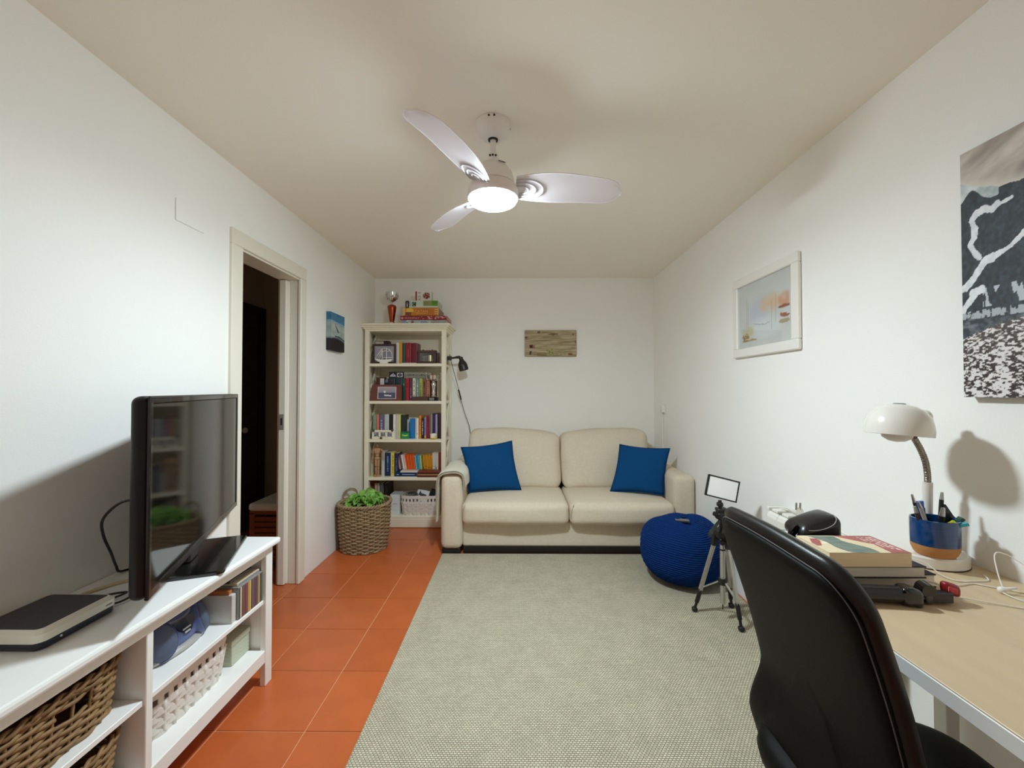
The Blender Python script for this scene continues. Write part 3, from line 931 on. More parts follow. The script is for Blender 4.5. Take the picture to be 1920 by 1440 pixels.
# ------------------------------------------------------------------ CD row, binder, loose cases
m_clear = mat('clear_case_plastic', '8e8e90', .15, coat=.5)
cdc = [('3c4a3e', 'dark green'), ('d8c9b0', 'cream'), ('8c3f2e', 'brick red'), ('6d4430', 'brown'), ('5f2a44', 'plum'), ('a23c30', 'rust red'), ('c9a53a', 'golden'), ('dec53c', 'yellow'),
       ('5a3550', 'purple'), ('7c4a3a', 'cocoa'), ('5c2a3c', 'wine'), ('48304e', 'violet'), ('8a4636', 'copper'), ('c9b050', 'mustard'), ('3a3a42', 'charcoal'), ('4d5a4a', 'olive green')]
cdw = .0096
for i, (c, nm) in enumerate(cdc):
    y = 1.634+i*cdw
    b = B(); box(b, -1.218, -1.078, y, y+cdw-.0008, .3605, .4855, bev=.0008)
    o = obj('cd_case', b, m_clear, world=True, loc=(-1.15, y+cdw/2, .3605))
    tag(o, ('leftmost ' if i == 0 else 'rightmost ' if i == 15 else '')+'slim CD case with %s spine in the row on the TV stand shelf' % nm, 'CD', 'CD cases in the row on the TV stand')
    b = B(); box(b, -1.0779, -1.0772, y+.0014, y+cdw-.002, .364, .482); obj('spine_card', b, mat('cd_'+nm.replace(' ', '_'), c, .4), o, world=True)
m_sil = mat('cloudy_plastic_sleeve', 'c9c6c0', .35, var=.12, vscale=14)
b = B(); box(b, -1.36, -1.086, 1.609, 1.6325, .3605, .468, bev=.004, seg=2)
o = obj('disc_wallet', b, m_sil, world=True, loc=(-1.22, 1.62, .3605)); tag(o, 'pale cloudy plastic disc wallet standing left of the CD row', 'disc wallet')
b = B(); box(b, -1.35, -1.0858, 1.6068, 1.609, .3605, .466); obj('cover_sheet', b, m_sil, o, world=True)
b = B(); box(b, -1.24, -1.10, 1.610, 1.6285, .466, .4815); obj('card_tab', b, mat('rust_card', 'b06a3c', .6), o, world=True)
for i, (x0, x1, y0, y1, c, lb) in enumerate(((-1.225, -1.09, 1.645, 1.785, 'cdbfa0', 'cream edged flat case lying lowest on top of the CD row'),
                                         (-1.25, -1.12, 1.64, 1.78, '3a3330', 'dark flat case lying second on top of the CD row'),
                                         (-1.26, -1.13, 1.635, 1.775, '6d6250', 'grey brown flat case lying topmost on the CD row'))):
    z = .4862+i*.0105
    b = B(); box(b, x0, x1, y0, y1, z, z+.0098, bev=.001); o = obj('disc_case', b, mat('flat_case_%d' % i, c, .4), world=True, loc=(x0, y0, z))
    tag(o, lb, 'CD', 'flat cases lying on the CD row')
    b = B(); box(b, x1-.0005, x1+.0005, y0+.006, y1-.006, z+.002, z+.0075); obj('label_strip', b, m_clear, o, world=True)

# ------------------------------------------------------------------ sofa
m_sofa = fabric('beige_linen', 'd8cbb6')
m_pipe = mat('taupe_piping', 'a59883', .9)
m_foot = mat('black_sofa_foot', '17120f', .5)
sx0, sx1, sf = -.577, 1.362, 3.205
so = thing('sofa', 'beige two seat fabric sofa against the back wall', 'sofa', ((sx0+sx1)/2, 3.65, 0))
for x in (sx0, sx1-.16):
    for y in (sf+.024, 4.02):
        b = B(); box(b, x+.008, x+.15, y, y+.09, .0125 if False else 0.0, .047, bev=.003); obj('foot', b, m_foot, so, world=True)
ac = {}
for s, x in ((-1, sx0), (1, sx1-.165)):
    b = B(); softbox(b, (x+.0825, (sf+4.10)/2, .324), (.165, 4.10-sf, .56), .045, (.006, .004, .006), 8)
    obj('arm', b, m_sofa, so, smooth=True, world=True)
b = B(); softbox(b, ((sx0+sx1)/2, 3.66, .145), (sx1-sx0-.32, .80, .195), .02, n=10); obj('base', b, m_sofa, so, smooth=True, world=True)
b = B(); box(b, sx0+.17, sx1-.17, sf+.042, 4.0, .001, .052); obj('underframe', b, m_foot, so, world=True)
b = B(); poly = [(sx0+.03, .05), (sx0+.03, .60), (sx0+.07, .655), (sx0+.20, .74), (sx0+.30, .79), (sx1-.22, .79), (sx1-.12, .755), (sx1-.03, .69), (sx1-.012, .64), (sx1-.012, .05)]
prism(b, poly, 4.03, 4.14, 'Y'); o = obj('back_frame', b, m_sofa, so, world=True)
bv = o.modifiers.new('bevel', 'BEVEL'); bv.width = .022; bv.segments = 3
ix0, ix1 = sx0+.162, sx1-.162
mid = .402
for x0, x1 in ((ix0, mid), (mid, ix1)):
    b = B()
    def dfm(p, x0=x0, x1=x1):
        return (p.x, p.y+(-.012*math.cos(p.x*5) if p.y < 0 else 0), p.z-.012*max(0, -p.y-.15)*1.5)
    softbox(b, ((x0+x1)/2, 3.50, .322), (x1-x0-.003, .66, .165), .045, (.0, .012, .016), 12, jit=.0012, deform=dfm)
    c = obj('seat_cushion', b, m_sofa, so, smooth=True, world=True)
    b = B()
    z = .285; y = 3.165
    tube(b, smooth_path([(x0+.03, y+.012, .395), (x0+.012, y+.02, .33), (x0+.012, y+.02, .29)], 4), .002, 5); obj('seam', b, m_pipe, c, smooth=True, world=True)
    # back cushion leaning
    h = .50
    def dfb(p, x0=x0, x1=x1, h=h):
        u = p.x/((x1-x0)/2)
        ztop = (p.z/(h/2))
        dz = -.018*u*u*(ztop > 0)*ztop if True else 0
        side = -1 if x0 == ix0 else 1
        dz += .018*side*u*(ztop > 0)*ztop
        return (p.x, p.y+.17*(p.z/h), p.z+dz)
    M = Matrix.Identity(4)
    xa, xb = (x0-.02, x1-.008) if x0 == ix0 else (x0+.002, x1-.01)
    softbox(b_ := B(), ((xa+xb)/2, 3.855, .640), (xb-xa, .24, h), .07, (.004, .035, .012), 12, jit=.003, deform=dfb)
    obj('back_cushion', b_, m_sofa, so, smooth=True, world=True)

# throw blanket over the left arm
m_thr = fabric('cream_throw', 'e3dfcf', .05, 260, .4)
ax0, ax1, az = sx0, sx0+.165, .604
def throw(prof, y0, y1, name=None, skew=0.0, yz=.0):
    g = []
    for i in range(9):
        y = y0+(y1-y0)*i/8
        g.append([(x+.004*math.sin(y*23+z*9), y+skew*(.62-z), z+.004*math.sin(y*17+x*20)*(1 if z > .55 else .3)) for x, z in prof])
    return g
def dense(pr, k=5):
    return [(p.x, p.y) for p in smooth_path([(a, c, 0) for a, c in pr], k)]
prof = dense([(ax1+.012, .50), (ax1+.012, .55), (ax1+.004, .595), (ax1-.03, .618), (ax1-.09, .622), (ax0+.03, .618), (ax0-.006, .597), (ax0-.018, .55), (ax0-.024, .45), (ax0-.03, .35), (ax0-.034, .255)])
prof2 = dense([(ax1+.021, .51), (ax1+.02, .555), (ax1+.008, .606), (ax1-.03, .630), (ax1-.09, .634), (ax0+.03, .630), (ax0-.014, .606), (ax0-.028, .55), (ax0-.034, .47), (ax0-.038, .40)])
b = B(); sheet(b, throw(prof, 3.198, 3.70), .010)
th = obj('throw_blanket', b, m_thr, smooth=40, world=True, loc=(-.5, 3.4, .6))
tag(th, 'folded cream throw blanket hanging over the left sofa arm', 'blanket')
b = B(); sheet(b, throw(prof2, 3.206, 3.69), .009); obj('upper_fold', b, m_thr, th, smooth=40, world=True)
W[th.name] = Matrix.Translation((-.5, 3.4, .6))
for p, y in ((prof, 3.196), (prof2, 3.204)):
    b = B(); tube(b, [(x+.004*math.sin(y*23+z*9), y, z+.004*math.sin(y*17+x*20)*(1 if z > .55 else .3)) for x, z in p], .0032, 5)
    o = obj('hem', b, mat('brown_hem', '8d7d68', .9), th, smooth=True, world=True)

# blue throw pillows
m_blue = fabric('teal_blue_linen', '0e4678', .06, 500, .25)
def pillow(label, TL, TR, BR, BL, th, back, wr=0.0):
    TL, TR, BR, BL = [Vector(p) for p in (TL, TR, BR, BL)]
    c = (TL+TR+BR+BL)/4; n = (TR-BL).cross(TL-BR).normalized()
    if n.y > 0: n = -n
    b = B(); N = 22
    lay = []
    for s in (1, -1):
        g = []
        for i in range(N+1):
            row = []
            for j in range(N+1):
                u, v = -1+2*i/N, -1+2*j/N
                pu = u*(1-.075*(1-v*v)*abs(u)**1); pv = v*(1-.075*(1-u*u)*abs(v)**1)
                a, d = (pu+1)/2, (pv+1)/2
                p = (BL*(1-a)+BR*a)*(1-d)+(TL*(1-a)+TR*a)*d
                f = (max(0, 1-u*u)**.5)*(max(0, 1-v*v)**.5)
                off = th/2*f**.75*(1+.07*math.sin(u*4+v*3))
                cr = wr*math.exp(-((v+.35+.25*u)/.06)**2)*max(0, u)*f-wr*.7*math.exp(-((v+.62-.2*u)/.05)**2)*max(0, u)*f
                row.append(b.verts.new(p+n*(s*off-(cr if s > 0 else 0))))
            g.append(row)
        lay.append(g)
        for i in range(N):
            for j in range(N):
                f = (g[i][j], g[i+1][j], g[i+1][j+1], g[i][j+1]); b.faces.new(f if s > 0 else tuple(reversed(f)))
    bmesh.ops.remove_doubles(b, verts=list(b.verts), dist=1e-5)
    o = obj('throw_pillow', b, m_blue, smooth=True, world=True, loc=c)
    tag(o, label, 'pillow'); W[o.name] = Matrix.Translation(c)
    edge = []
    for k in range(4*N):
        s_, q = divmod(k, N); t = -1+2*q/N
        u, v = ((t, -1), (1, t), (-t, 1), (-1, -t))[s_]
        pu = u*(1-.075*(1-v*v)*abs(u)); pv = v*(1-.075*(1-u*u)*abs(v)); a, d = (pu+1)/2, (pv+1)/2
        edge.append((BL*(1-a)+BR*a)*(1-d)+(TL*(1-a)+TR*a)*d)
    b = B(); tube(b, edge, .003, 5, closed=True); obj('seam_piping', b, m_blue, o, smooth=True, world=True)
pillow('blue square throw pillow leaning on the left side of the sofa', (-.471, 3.57, .772), (-.038, 3.68, .815), (.045, 3.53, .415), (-.392, 3.47, .415), .13, 0, .004)
pillow('creased blue square throw pillow leaning on the right side of the sofa', (.888, 3.63, .792), (1.262, 3.47, .779), (1.176, 3.37, .418), (.772, 3.49, .416), .14, 0, .012)

# ------------------------------------------------------------------ books: shelf (5 = leaning row), x, width, height, cover, label
BOOKS = [
 (1, -1.127, 0.0298, 0.197, 'd9d6cf', 'white book standing behind the ship picture on the top shelf, left of the yellow one'),
 (1, -1.097, 0.0323, 0.205, 'd9960f', 'mustard yellow book on the top shelf of the bookcase'),
 (1, -1.065, 0.0299, 0.195, '23474c', 'dark teal book between the yellow and the red books on the top shelf'),
 (1, -1.035, 0.0522, 0.197, '8a1420', 'thick glossy red book, left one of the red pair on the top shelf'),
 (1, -0.983, 0.0572, 0.195, '6e0f22', 'wine red book, right one of the red pair on the top shelf'),
 (2, -1.194, 0.0597, 0.211, '23222e', 'black navy book standing behind the mahogany plaque on the second shelf'),
 (2, -1.129, 0.0622, 0.211, '12323a', 'dark petrol book on the second shelf left of the green spine'),
 (2, -1.066, 0.0308, 0.211, '1f4a3b', 'dark green book with a pale panel on the second shelf'),
 (2, -1.034, 0.0338, 0.211, 'b0182c', 'bright red book with a dark emblem on the second shelf'),
 (2, -0.999, 0.0289, 0.211, '5a2b4a', 'plum purple book on the second shelf right of the bright red one'),
 (2, -0.969, 0.0288, 0.211, 'd8d2b8', 'cream book on the second shelf under the long grey book'),
 (2, -0.939, 0.0309, 0.211, '6f8f96', 'grey blue book on the second shelf right of the cream one'),
 (2, -0.906, 0.0308, 0.211, 'a9b24a', 'lime green book on the second shelf under the long grey book'),
 (2, -0.874, 0.0353, 0.211, '8b5348', 'dusty brown book with dark lettering on the second shelf'),
 (2, -0.837, 0.0308, 0.211, 'b5815a', 'tan book with a cream top on the second shelf'),
 (2, -0.805, 0.0389, 0.201, '5a1f18', 'dark maroon book half behind the silver trophy on the second shelf'),
 (3, -1.343, 0.0374, 0.225, '8fa28c', 'sage green book at the left end of the third shelf'),
 (3, -1.303, 0.0248, 0.225, 'cf7f5d', 'salmon orange book on the third shelf behind the white triple frame'),
 (3, -1.276, 0.0398, 0.225, '6a5c7e', 'muted violet book on the third shelf behind the white triple frame'),
 (3, -1.234, 0.0448, 0.225, 'b9c2bf', 'pale grey book on the third shelf left of the black one'),
 (3, -1.188, 0.0388, 0.225, '1b1417', 'black book on the third shelf behind the white triple frame'),
 (3, -1.148, 0.0239, 0.225, 'e3e2de', 'bright white book on the third shelf right of the black one'),
 (3, -1.123, 0.0214, 0.225, 'd5c9cf', 'pinkish white book on the third shelf left of the lime one'),
 (3, -1.101, 0.0234, 0.225, 'd2d67c', 'pale lime book on the third shelf beside the green tin'),
 (3, -1.075, 0.0373, 0.218, '16261f', 'blackish green book on the third shelf behind the green tin'),
 (3, -0.990, 0.0447, 0.185, '0f74b8', 'vivid blue book standing right of the green tin'),
 (3, -0.944, 0.0115, 0.190, 'cfd0d2', 'slim grey white booklet right of the vivid blue book'),
 (3, -0.931, 0.0209, 0.190, 'e8e5df', 'white book with small red dot right of the slim booklet'),
 (3, -0.909, 0.0238, 0.213, 'dc8a24', 'orange book between white and black spines on the third shelf'),
 (3, -0.885, 0.0239, 0.188, '171722', 'black book with white lettering on the third shelf'),
 (3, -0.860, 0.0189, 0.195, '9a90b4', 'lilac book on the third shelf above the tiny yellow figure'),
 (3, -0.840, 0.0289, 0.213, '8f1c35', 'crimson and black book on the third shelf'),
 (3, -0.810, 0.0129, 0.220, '7d7363', 'slim grey brown book on the third shelf behind the candle jar'),
 (3, -0.796, 0.0149, 0.230, '9b8f92', 'slim mauve grey book on the third shelf behind the candle jar'),
 (3, -0.780, 0.0239, 0.233, '35194a', 'deep violet book on the third shelf behind the candle jar'),
 (3, -0.755, 0.0189, 0.225, 'a9a8d0', 'lavender book on the third shelf near its right end'),
 (3, -0.735, 0.0313, 0.235, '3a1220', 'dark burgundy book with pale lettering at the right end of the third shelf'),
 (4, -1.361, 0.0249, 0.176, 'c9bfa6', 'beige book at the left end of the fourth shelf behind the mannequin'),
 (4, -1.258, 0.0304, 0.231, 'c4c6c4', 'light grey book right of the wooden mannequin'),
 (4, -1.224, 0.0523, 0.216, '0d2347', 'thick navy book with pale blue lines on the fourth shelf'),
 (4, -1.170, 0.0089, 0.221, 'e6dfbf', 'thin cream booklet beside the yellow book on the fourth shelf'),
 (4, -1.160, 0.0224, 0.218, 'e0cc3f', 'lemon yellow book on the fourth shelf'),
 (4, -1.134, 0.0348, 0.211, '222548', 'dark indigo book on the fourth shelf left of the leaning row'),
 (5, -1.095, 0.0199, 0.148, 'b98f98', 'dusty pink paperback at the left end of the leaning row'),
 (5, -1.074, 0.0139, 0.143, '6b4a3a', 'brown paperback leaning beside the dusty pink one'),
 (5, -1.059, 0.0189, 0.138, 'ded8d8', 'white paperback leaning left of the pale pink one'),
 (5, -1.039, 0.0164, 0.138, 'e0b8ad', 'pale pink paperback leaning beside the orange ones'),
 (5, -1.022, 0.0130, 0.140, 'd9500c', 'OR'),
 (5, -1.008, 0.0130, 0.140, 'e2610f', 'OR'),
 (5, -0.995, 0.0129, 0.140, 'd9500c', 'OR'),
 (5, -0.981, 0.0129, 0.140, 'e2610f', 'OR'),
 (5, -0.967, 0.0129, 0.140, 'd9500c', 'OR'),
 (5, -0.954, 0.0130, 0.140, 'e2610f', 'OR'),
 (5, -0.939, 0.0139, 0.133, '7cb3c0', 'LB'),
 (5, -0.924, 0.0140, 0.133, '2f8fb5', 'LB'),
 (5, -0.909, 0.0139, 0.133, '58a9c4', 'LB'),
 (5, -0.893, 0.0129, 0.133, 'c3d283', 'pale green paperback right of the light blue ones on the fourth shelf'),
 (5, -0.880, 0.0149, 0.136, '77713c', 'olive paperback left of the golden ones on the fourth shelf'),
 (5, -0.864, 0.0130, 0.136, 'd99a12', 'GO'),
 (5, -0.850, 0.0130, 0.136, 'cf8c0e', 'GO'),
 (5, -0.836, 0.0129, 0.136, 'd99a12', 'GO'),
 (5, -0.823, 0.0129, 0.136, 'cf8c0e', 'GO'),
 (5, -0.809, 0.0129, 0.136, 'd99a12', 'GO'),
 (5, -0.795, 0.0130, 0.136, 'cf8c0e', 'GO'),
 (5, -0.781, 0.0125, 0.155, 'ddd6cb', 'WH'),
 (5, -0.768, 0.0124, 0.155, 'ddd6cb', 'WH'),
 (5, -0.754, 0.0124, 0.155, 'ddd6cb', 'WH'),
 (5, -0.741, 0.0125, 0.155, 'ddd6cb', 'WH'),
 (5, -0.726, 0.0219, 0.165, '7a2318', 'brick red paperback at the right end of the fourth shelf'),
]
m_page = mat('book_pages', 'd9cfb6', .85, var=.08, vscale=80, stretch=(60, 1, 1))
def book(x, w, h, z, c, label, group=None, depth=.15, yf=None, lean=0.0, cat='book'):
    yf = yf if yf is not None else 3.905+.018*hsh(int(x*1000), 3)
    cm = mat('cover_'+c, c, .42, var=.05, vscale=30)
    b = B(); t = min(.002, w*.2)
    w_ = w-.0006
    # cover: rounded spine + two boards
    sp = [(0, .004), (w_*.12, .0012), (w_*.5, 0), (w_*.88, .0012), (w_, .004), (w_, depth), (w_-t, depth), (w_-t, .006), (t, .006), (t, depth), (0, depth)]
    prism(b, [(p, q) for p, q in sp], 0, h, 'Z')
    o = obj('book', b, cm)
    o.location = (x, yf, z)
    if lean: o.rotation_euler = (0, lean, 0)
    W[o.name] = Matrix.Identity(4)
    tag(o, label, cat, group)
    b = B(); box(b, t, w_-t, .006, depth-.004, .002, h-.003); obj('pages', b, m_page, o)
    return o
ORD = ['leftmost', 'second from left', 'third from left', 'fourth from left', 'fifth from left', 'rightmost']
grp_n = {}
grp_text = {'OR': ('orange paperback in the leaning orange row on the fourth shelf', 'orange paperbacks'),
            'LB': ('light blue paperback between the orange and golden rows on the fourth shelf', 'light blue paperbacks'),
            'GO': ('golden yellow paperback in the golden row on the fourth shelf', 'golden paperbacks'),
            'WH': ('white paperback right of the golden row on the fourth shelf', 'white paperbacks')}
def dashes(u, v, bg, fg, cols, lo, hi, s):
    if lo < v < hi and .3 < u < .7 and hsh(int(v*cols), s) > .35 and (v*cols) % 1 < .75: return fg
    return bg
PRN = {'dark green book with a pale panel': ('8fa79a', .62, .78), 'bright red book with a dark emblem': ('2a1014', .55, .8), 'plum purple': ('b58fb0', .1, .6), 'cream book on': ('6a6a5a', .1, .95),
       'grey blue book on': ('d8dcc8', .1, .9), 'lime green': ('4a5020', .15, .9), 'dusty brown': ('2c1a18', .1, .9), 'tan book': ('5c3a28', .1, .8),
       'black book with white lettering': ('d8d8dc', .12, .9), 'burgundy book with pale': ('c99a8a', .1, .95), 'white book with small red dot': ('8a2a2a', .2, .32), 'orange book between': ('8a4a10', .2, .9),
       'thick navy': ('6f8fc0', .15, .9), 'lemon yellow': ('6a6020', .1, .9), 'muted violet': ('c0b4cc', .2, .8), 'lilac': ('5a4a7a', .1, .9), 'dark indigo': ('6a6a90', .2, .8), 'thick glossy red': ('b84a50', .3, .7), 'crimson': ('1a0a10', .5, .95)}
for k, x, w, h, c, lab in BOOKS:
    g = None; z = SH[k] if k != 5 else .5160
    if lab in grp_text:
        q = grp_n[lab] = grp_n.get(lab, 0)+1
        tot = sum(1 for bk_ in BOOKS if bk_[5] == lab)
        word = 'rightmost' if q == tot else ORD[q-1]
        lab, g = grp_text[lab]; lab = '%s, %s' % (lab, word)
    lean = 0.0
    if k == 5:
        fx = (x+1.10)/(1.10-.72)
        lean = -.20*(1-fx)*1.0 if fx < .92 else 0.0
        lean = max(-.2, min(0, lean)); h = h*.98
    bkobj = book(x, w, h, z+.0004, c, lab, g, depth=.14 if k != 5 else .12, lean=lean, yf=3.93 if k == 5 else (3.915 if k == 4 else None))
    for key, (fc, lo, hi) in PRN.items():
        if lab.startswith(key):
            printed('title_print', bkobj, lambda u, v, c=c, fc=fc, lo=lo, hi=hi: dashes(u, v, hx(c), hx(fc), 26, lo, hi, len(lab)), lambda u, v, w=w, h=h: (w*(.2+.6*u), -.0004, h*(.03+.94*v)), 5, 52, .45)
# a ledge of flat books carries the leaning row
def flatbook(x0, x1, y0, y1, z0, z1, c, label, group=None, pages=True, cat='book'):
    cm = mat('cover_'+c, c, .42, var=.05, vscale=30)
    b = B(); t = min(.003, (z1-z0)*.2)
    box(b, x0, x1, y0, y1, z0+.0003, z0+t); box(b, x0, x1, y0, y1, z1-t, z1-.0003); box(b, x0, x1, y0, y0+t, z0+t, z1-t)
    o = obj('book', b, cm, world=True, loc=((x0+x1)/2, y0, z0)); tag(o, label, cat, group)
    b = B(); box(b, x0+.002, x1-.002, y0+t, y1-.003, z0+t, z1-t); obj('pages', b, m_page, o, world=True)
    return o
flatbook(-1.146, -.912, 3.852, 4.00, .4573, .4663, 'e2ddd2', 'white flat book lowest in the left flat stack on the fourth shelf')
nb = flatbook(-1.117, -.911, 3.855, 4.02, .4665, .501, '0d2c55', 'dark blue flat book with pale lines lying on the white flat book')
printed('title_print', nb, lambda u, v: hx('a9bcd8') if (.08 < u < .2 or .33 < u < .92) and .35 < v < .62 else hx('0d2c55'), lambda u, v: (-.1+.2*u, -.0006, .004+.027*v), 40, 9, .4)
flatbook(-1.064, -.905, 3.86, 4.03, .5012, .5155, 'd9d2c4', 'white flat book topmost in the left flat stack on the fourth shelf')
b = B(); box(b, -1.117, -1.066, 3.94, 4.06, .5013, .5157); o = obj('book', b, mat('cover_2d2a40', '2d2a40', .45), world=True, loc=(-1.09, 3.95, .501)); tag(o, 'dark slate flat book under the left end of the leaning row', 'book')
for i, (z0, z1, x0, c, lab) in enumerate(((.4573, .4745, -.902, '5a2420', 'dark red flat book lowest in the right flat stack on the fourth shelf'), (.4747, .486, -.904, 'a9814f', 'tan brown flat book second in the right flat stack'),
                                   (.4862, .5025, -.903, '54211d', 'maroon flat book third in the right flat stack'), (.5027, .5155, -.904, '7d3a2c', 'rusty red flat book topmost in the right flat stack'))):
    flatbook(x0, -.71+.004*i, 3.862, 4.03, z0, z1, c, lab)
# eyeglasses folded on the right flat stack
gl = thing('eyeglasses', 'thin brown eyeglasses resting on the right flat stack of the fourth shelf', 'glasses', (-.80, 3.885, .5158))
m_gl = mat('brown_metal_frame', '5a3a2c', .3, .6)
for s in (-1, 1):
    b = B(); tube(b, [(s*.034+.024*math.cos(a), 0, .021+.019*math.sin(a)) for a in [2*PI*i/20 for i in range(20)]], .0016, 5, closed=True); obj('lens_rim', b, m_gl, gl, smooth=True)
    b = B(); tube(b, [(s*.059, 0, .03), (s*.062, .02, .031), (s*.058, .035, .006)], .0014, 5); obj('temple_arm', b, m_gl, gl, smooth=True)
b = B(); tube(b, [(-.011, 0, .026), (0, -.002, .030), (.011, 0, .026)], .0015, 5); obj('bridge', b, m_gl, gl, smooth=True)

# ---- top shelf
m_mahog = mat('dark_mahogany', '4a2520', .35, var=.15, stretch=(2, 2, 20), vscale=8, coat=.3)
m_dkwood = mat('dark_brown_frame', '3f2b2c', .4, var=.1)
def photo_frame(name, label, cat, x0, x1, z0, z1, y, bw, m, f, nx=30, ny=24, th=.016, group=None):
    r = thing(name, label, cat, ((x0+x1)/2, y, z0), group=group)
    hw_, H = (x1-x0)/2, z1-z0
    for a in ((-hw_, hw_, 0, bw), (-hw_, hw_, H-bw, H)):
        b = B(); box(b, a[0], a[1], 0, th, a[2], a[3], bev=.002); obj('frame_bar', b, m, r)
    for a in ((-hw_, -hw_+bw), (hw_-bw, hw_)):
        b = B(); box(b, a[0], a[1], 0.0003, th, bw-.001, H-bw+.001, bev=.001); obj('frame_bar', b, m, r)
    b = B(); box(b, -hw_+bw*.6, hw_-bw*.6, th*.55, th*.95, bw*.6, H-bw*.6); obj('backing', b, m, r)
    printed('picture', r, f, lambda u, v: (-hw_+bw*.9+(2*hw_-1.8*bw)*u, th*.5, bw*.9+(H-1.8*bw)*v), nx, ny, .3)
    return r
photo_frame('framed_photo', 'dark brown framed grey picture behind the white model ship on the top shelf', 'photo frame', -1.341, -1.122, 1.5035, 1.688, 3.90, .018, m_dkwood, lambda u, v: mixc(hx('8d8a98'), hx('a5a1ae'), fbm(u*4, v*4)))
dv = thing('keepsake_box', 'dark box with a pale label standing behind the ship picture on the top shelf', 'box', (-1.28, 3.985, 1.5035))
b = B(); box(b, -.064, .064, 0, .07, 0, .19, bev=.002); obj('box_body', b, mat('black_brown_card', '241718', .5), dv)
b = B(); box(b, -.067, .067, -.003, .073, .188, .224, bev=.003); obj('box_lid', b, mat('black_brown_card', '241718', .5), dv)
b = B(); box(b, -.062, .018, -.0045, -.0025, .194, .218); obj('label_card', b, mat('pale_label', 'cdbdb4', .6), dv)
# white model ship
m_ship = mat('white_ship_card', 'ece8e2', .5)
sh = thing('model_ship', 'small white two masted model sailing ship on the top shelf', 'model ship', (-1.222, 3.868, 1.5035))
b = B(); box(b, -.036, .036, -.016, .016, 0, .018, bev=.003); obj('stand', b, m_ship, sh)
b = B(); prism(b, [(-.05, .016), (.06, .016), (.073, .028), (.08, .043), (.03, .036), (-.03, .036), (-.085, .047), (-.07, .03)], -.012, .012, 'Y'); obj('hull', b, m_ship, sh)
for x, h in ((-.018, .139), (.022, .141)):
    b = B(); cyl(b, (x, 0, .03), (x, 0, h), .0032, 8, .0022); obj('mast', b, m_ship, sh, smooth=40)
for pts in ([(-.018, .137), (-.083, .048)], [(-.018, .12), (-.06, .045)], [(-.018, .098), (-.045, .042)], [(-.018, .137), (.0, .141), (.022, .141)], [(.022, .14), (.05, .128), (.07, .10), (.078, .045)], [(-.018, .055), (.022, .055), (.078, .055)],
            [(.022, .106), (.058, .122)], [(-.018, .106), (.020, .122)]):
    b = B(); tube(b, [(x, 0, z) for x, z in pts], .0026, 5); obj('rigging', b, m_ship, sh, smooth=True)
flatbook(-1.058, -.925, 3.87, 4.02, 1.5033, 1.5095, 'd8d5cf', 'thin white flat book lying under the red books on the top shelf')
# glass fronted mahogany instrument
ck = thing('barograph', 'mahogany glass fronted case with a brass drum on the top shelf', 'instrument', (-.83, 3.885, 1.5035))
hw_, H = .089, .124
for a in ((-hw_, hw_, 0, .022), (-hw_, hw_, H-.022, H)):
    b = B(); box(b, a[0], a[1], 0, .12, a[2], a[3], bev=.004); obj('case_board', b, m_mahog, ck)
for a in ((-hw_+.004, -hw_+.022), (hw_-.022, hw_-.004)):
    b = B(); box(b, a[0], a[1], .003, .117, .02, H-.02, bev=.002); obj('case_side', b, m_mahog, ck)
b = B(); box(b, -hw_+.02, hw_-.02, .108, .114, .02, H-.02); obj('case_back', b, mat('olive_felt', '6a6752', .8), ck)
b = B(); lathe(b, [(.024, .021), (.024, .082)], 24, Matrix.Translation((.022, .055, 0))); obj('drum', b, mat('pale_brass', 'd6c98c', .3, .8), ck, smooth=40)
b = B(); box(b, -.034, -.031, .03, .033, .022, .07); box(b, -.05, .0, .03, .032, .066, .069); obj('pen_arm', b, m_steel, ck)
gm = pane_mat()
b = B(); box(b, -hw_+.02, hw_-.02, .008, .010, .02, H-.02); obj('glass_pane', b, gm, ck)
for x in (-.04, .045):
    b = B(); lathe(b, [(.007, 0), (.007, .006), (.003, .009)], 12, Matrix.Translation((x, .03, H))); obj('top_knob', b, m_mahog, ck, smooth=40)
vi = thing('glass_vial', 'small dark tube with silver ends at the right end of the top shelf', 'vial', (-.726, 3.885, 1.5035))
b = B(); lathe(b, [(.0155, .004), (.0155, .098)], 18); obj('body', b, mat('dark_red_glass', '32151b', .2, coat=.5), vi, smooth=40)
for z in (0, .097):
    b = B(); lathe(b, [(.016, z), (.0165, z+.003), (.014, z+.006)], 18); obj('end_cap', b, m_steel, vi, smooth=40)
b = B(); lathe(b, [(.0035, .10), (.0035, .125), (0, .131)], 10); obj('tip', b, mat('ivory', 'e9e4d3', .4), vi, smooth=40)

# ---- second shelf
pq = thing('photo_plaque', 'reddish mahogany block plaque holding a small seascape photo on the second shelf', 'plaque', (-1.205, 3.862, 1.1585))
b = B(); prism(b, [(-.149, 0), (.149, 0), (.142, .15), (-.128, .15)], 0, .02, 'Y', Matrix.Rotation(-.10, 4, 'X')); o = obj('wooden_block', b, mat('red_mahogany', '6b3026', .35, var=.12, stretch=(14, 2, 2), coat=.3), pq)
def sea(u, v):
    if u < .035 or u > .965 or v < .05 or v > .95: return hx('c9c0c4')
    if ((u-.38)/.05)**2+((v-.58)/.10)**2 < 1: return hx('e8e4de')
    if abs(v-.30-.12*(u-.4)*-1) < .05 and .36 < u < .74: return hx('dcd9da')
    return mixc(hx('8f8a92'), hx('a9a3a8'), (v-.5)*2) if v > .52 else mixc(hx('4a4a62'), hx('565670'), fbm(u*14, v*10))
printed('photo', pq, sea, lambda u, v: (-.075+.172*u, -.0012+.0112*v+.0015, .018+.112*v), 60, 40, .25)
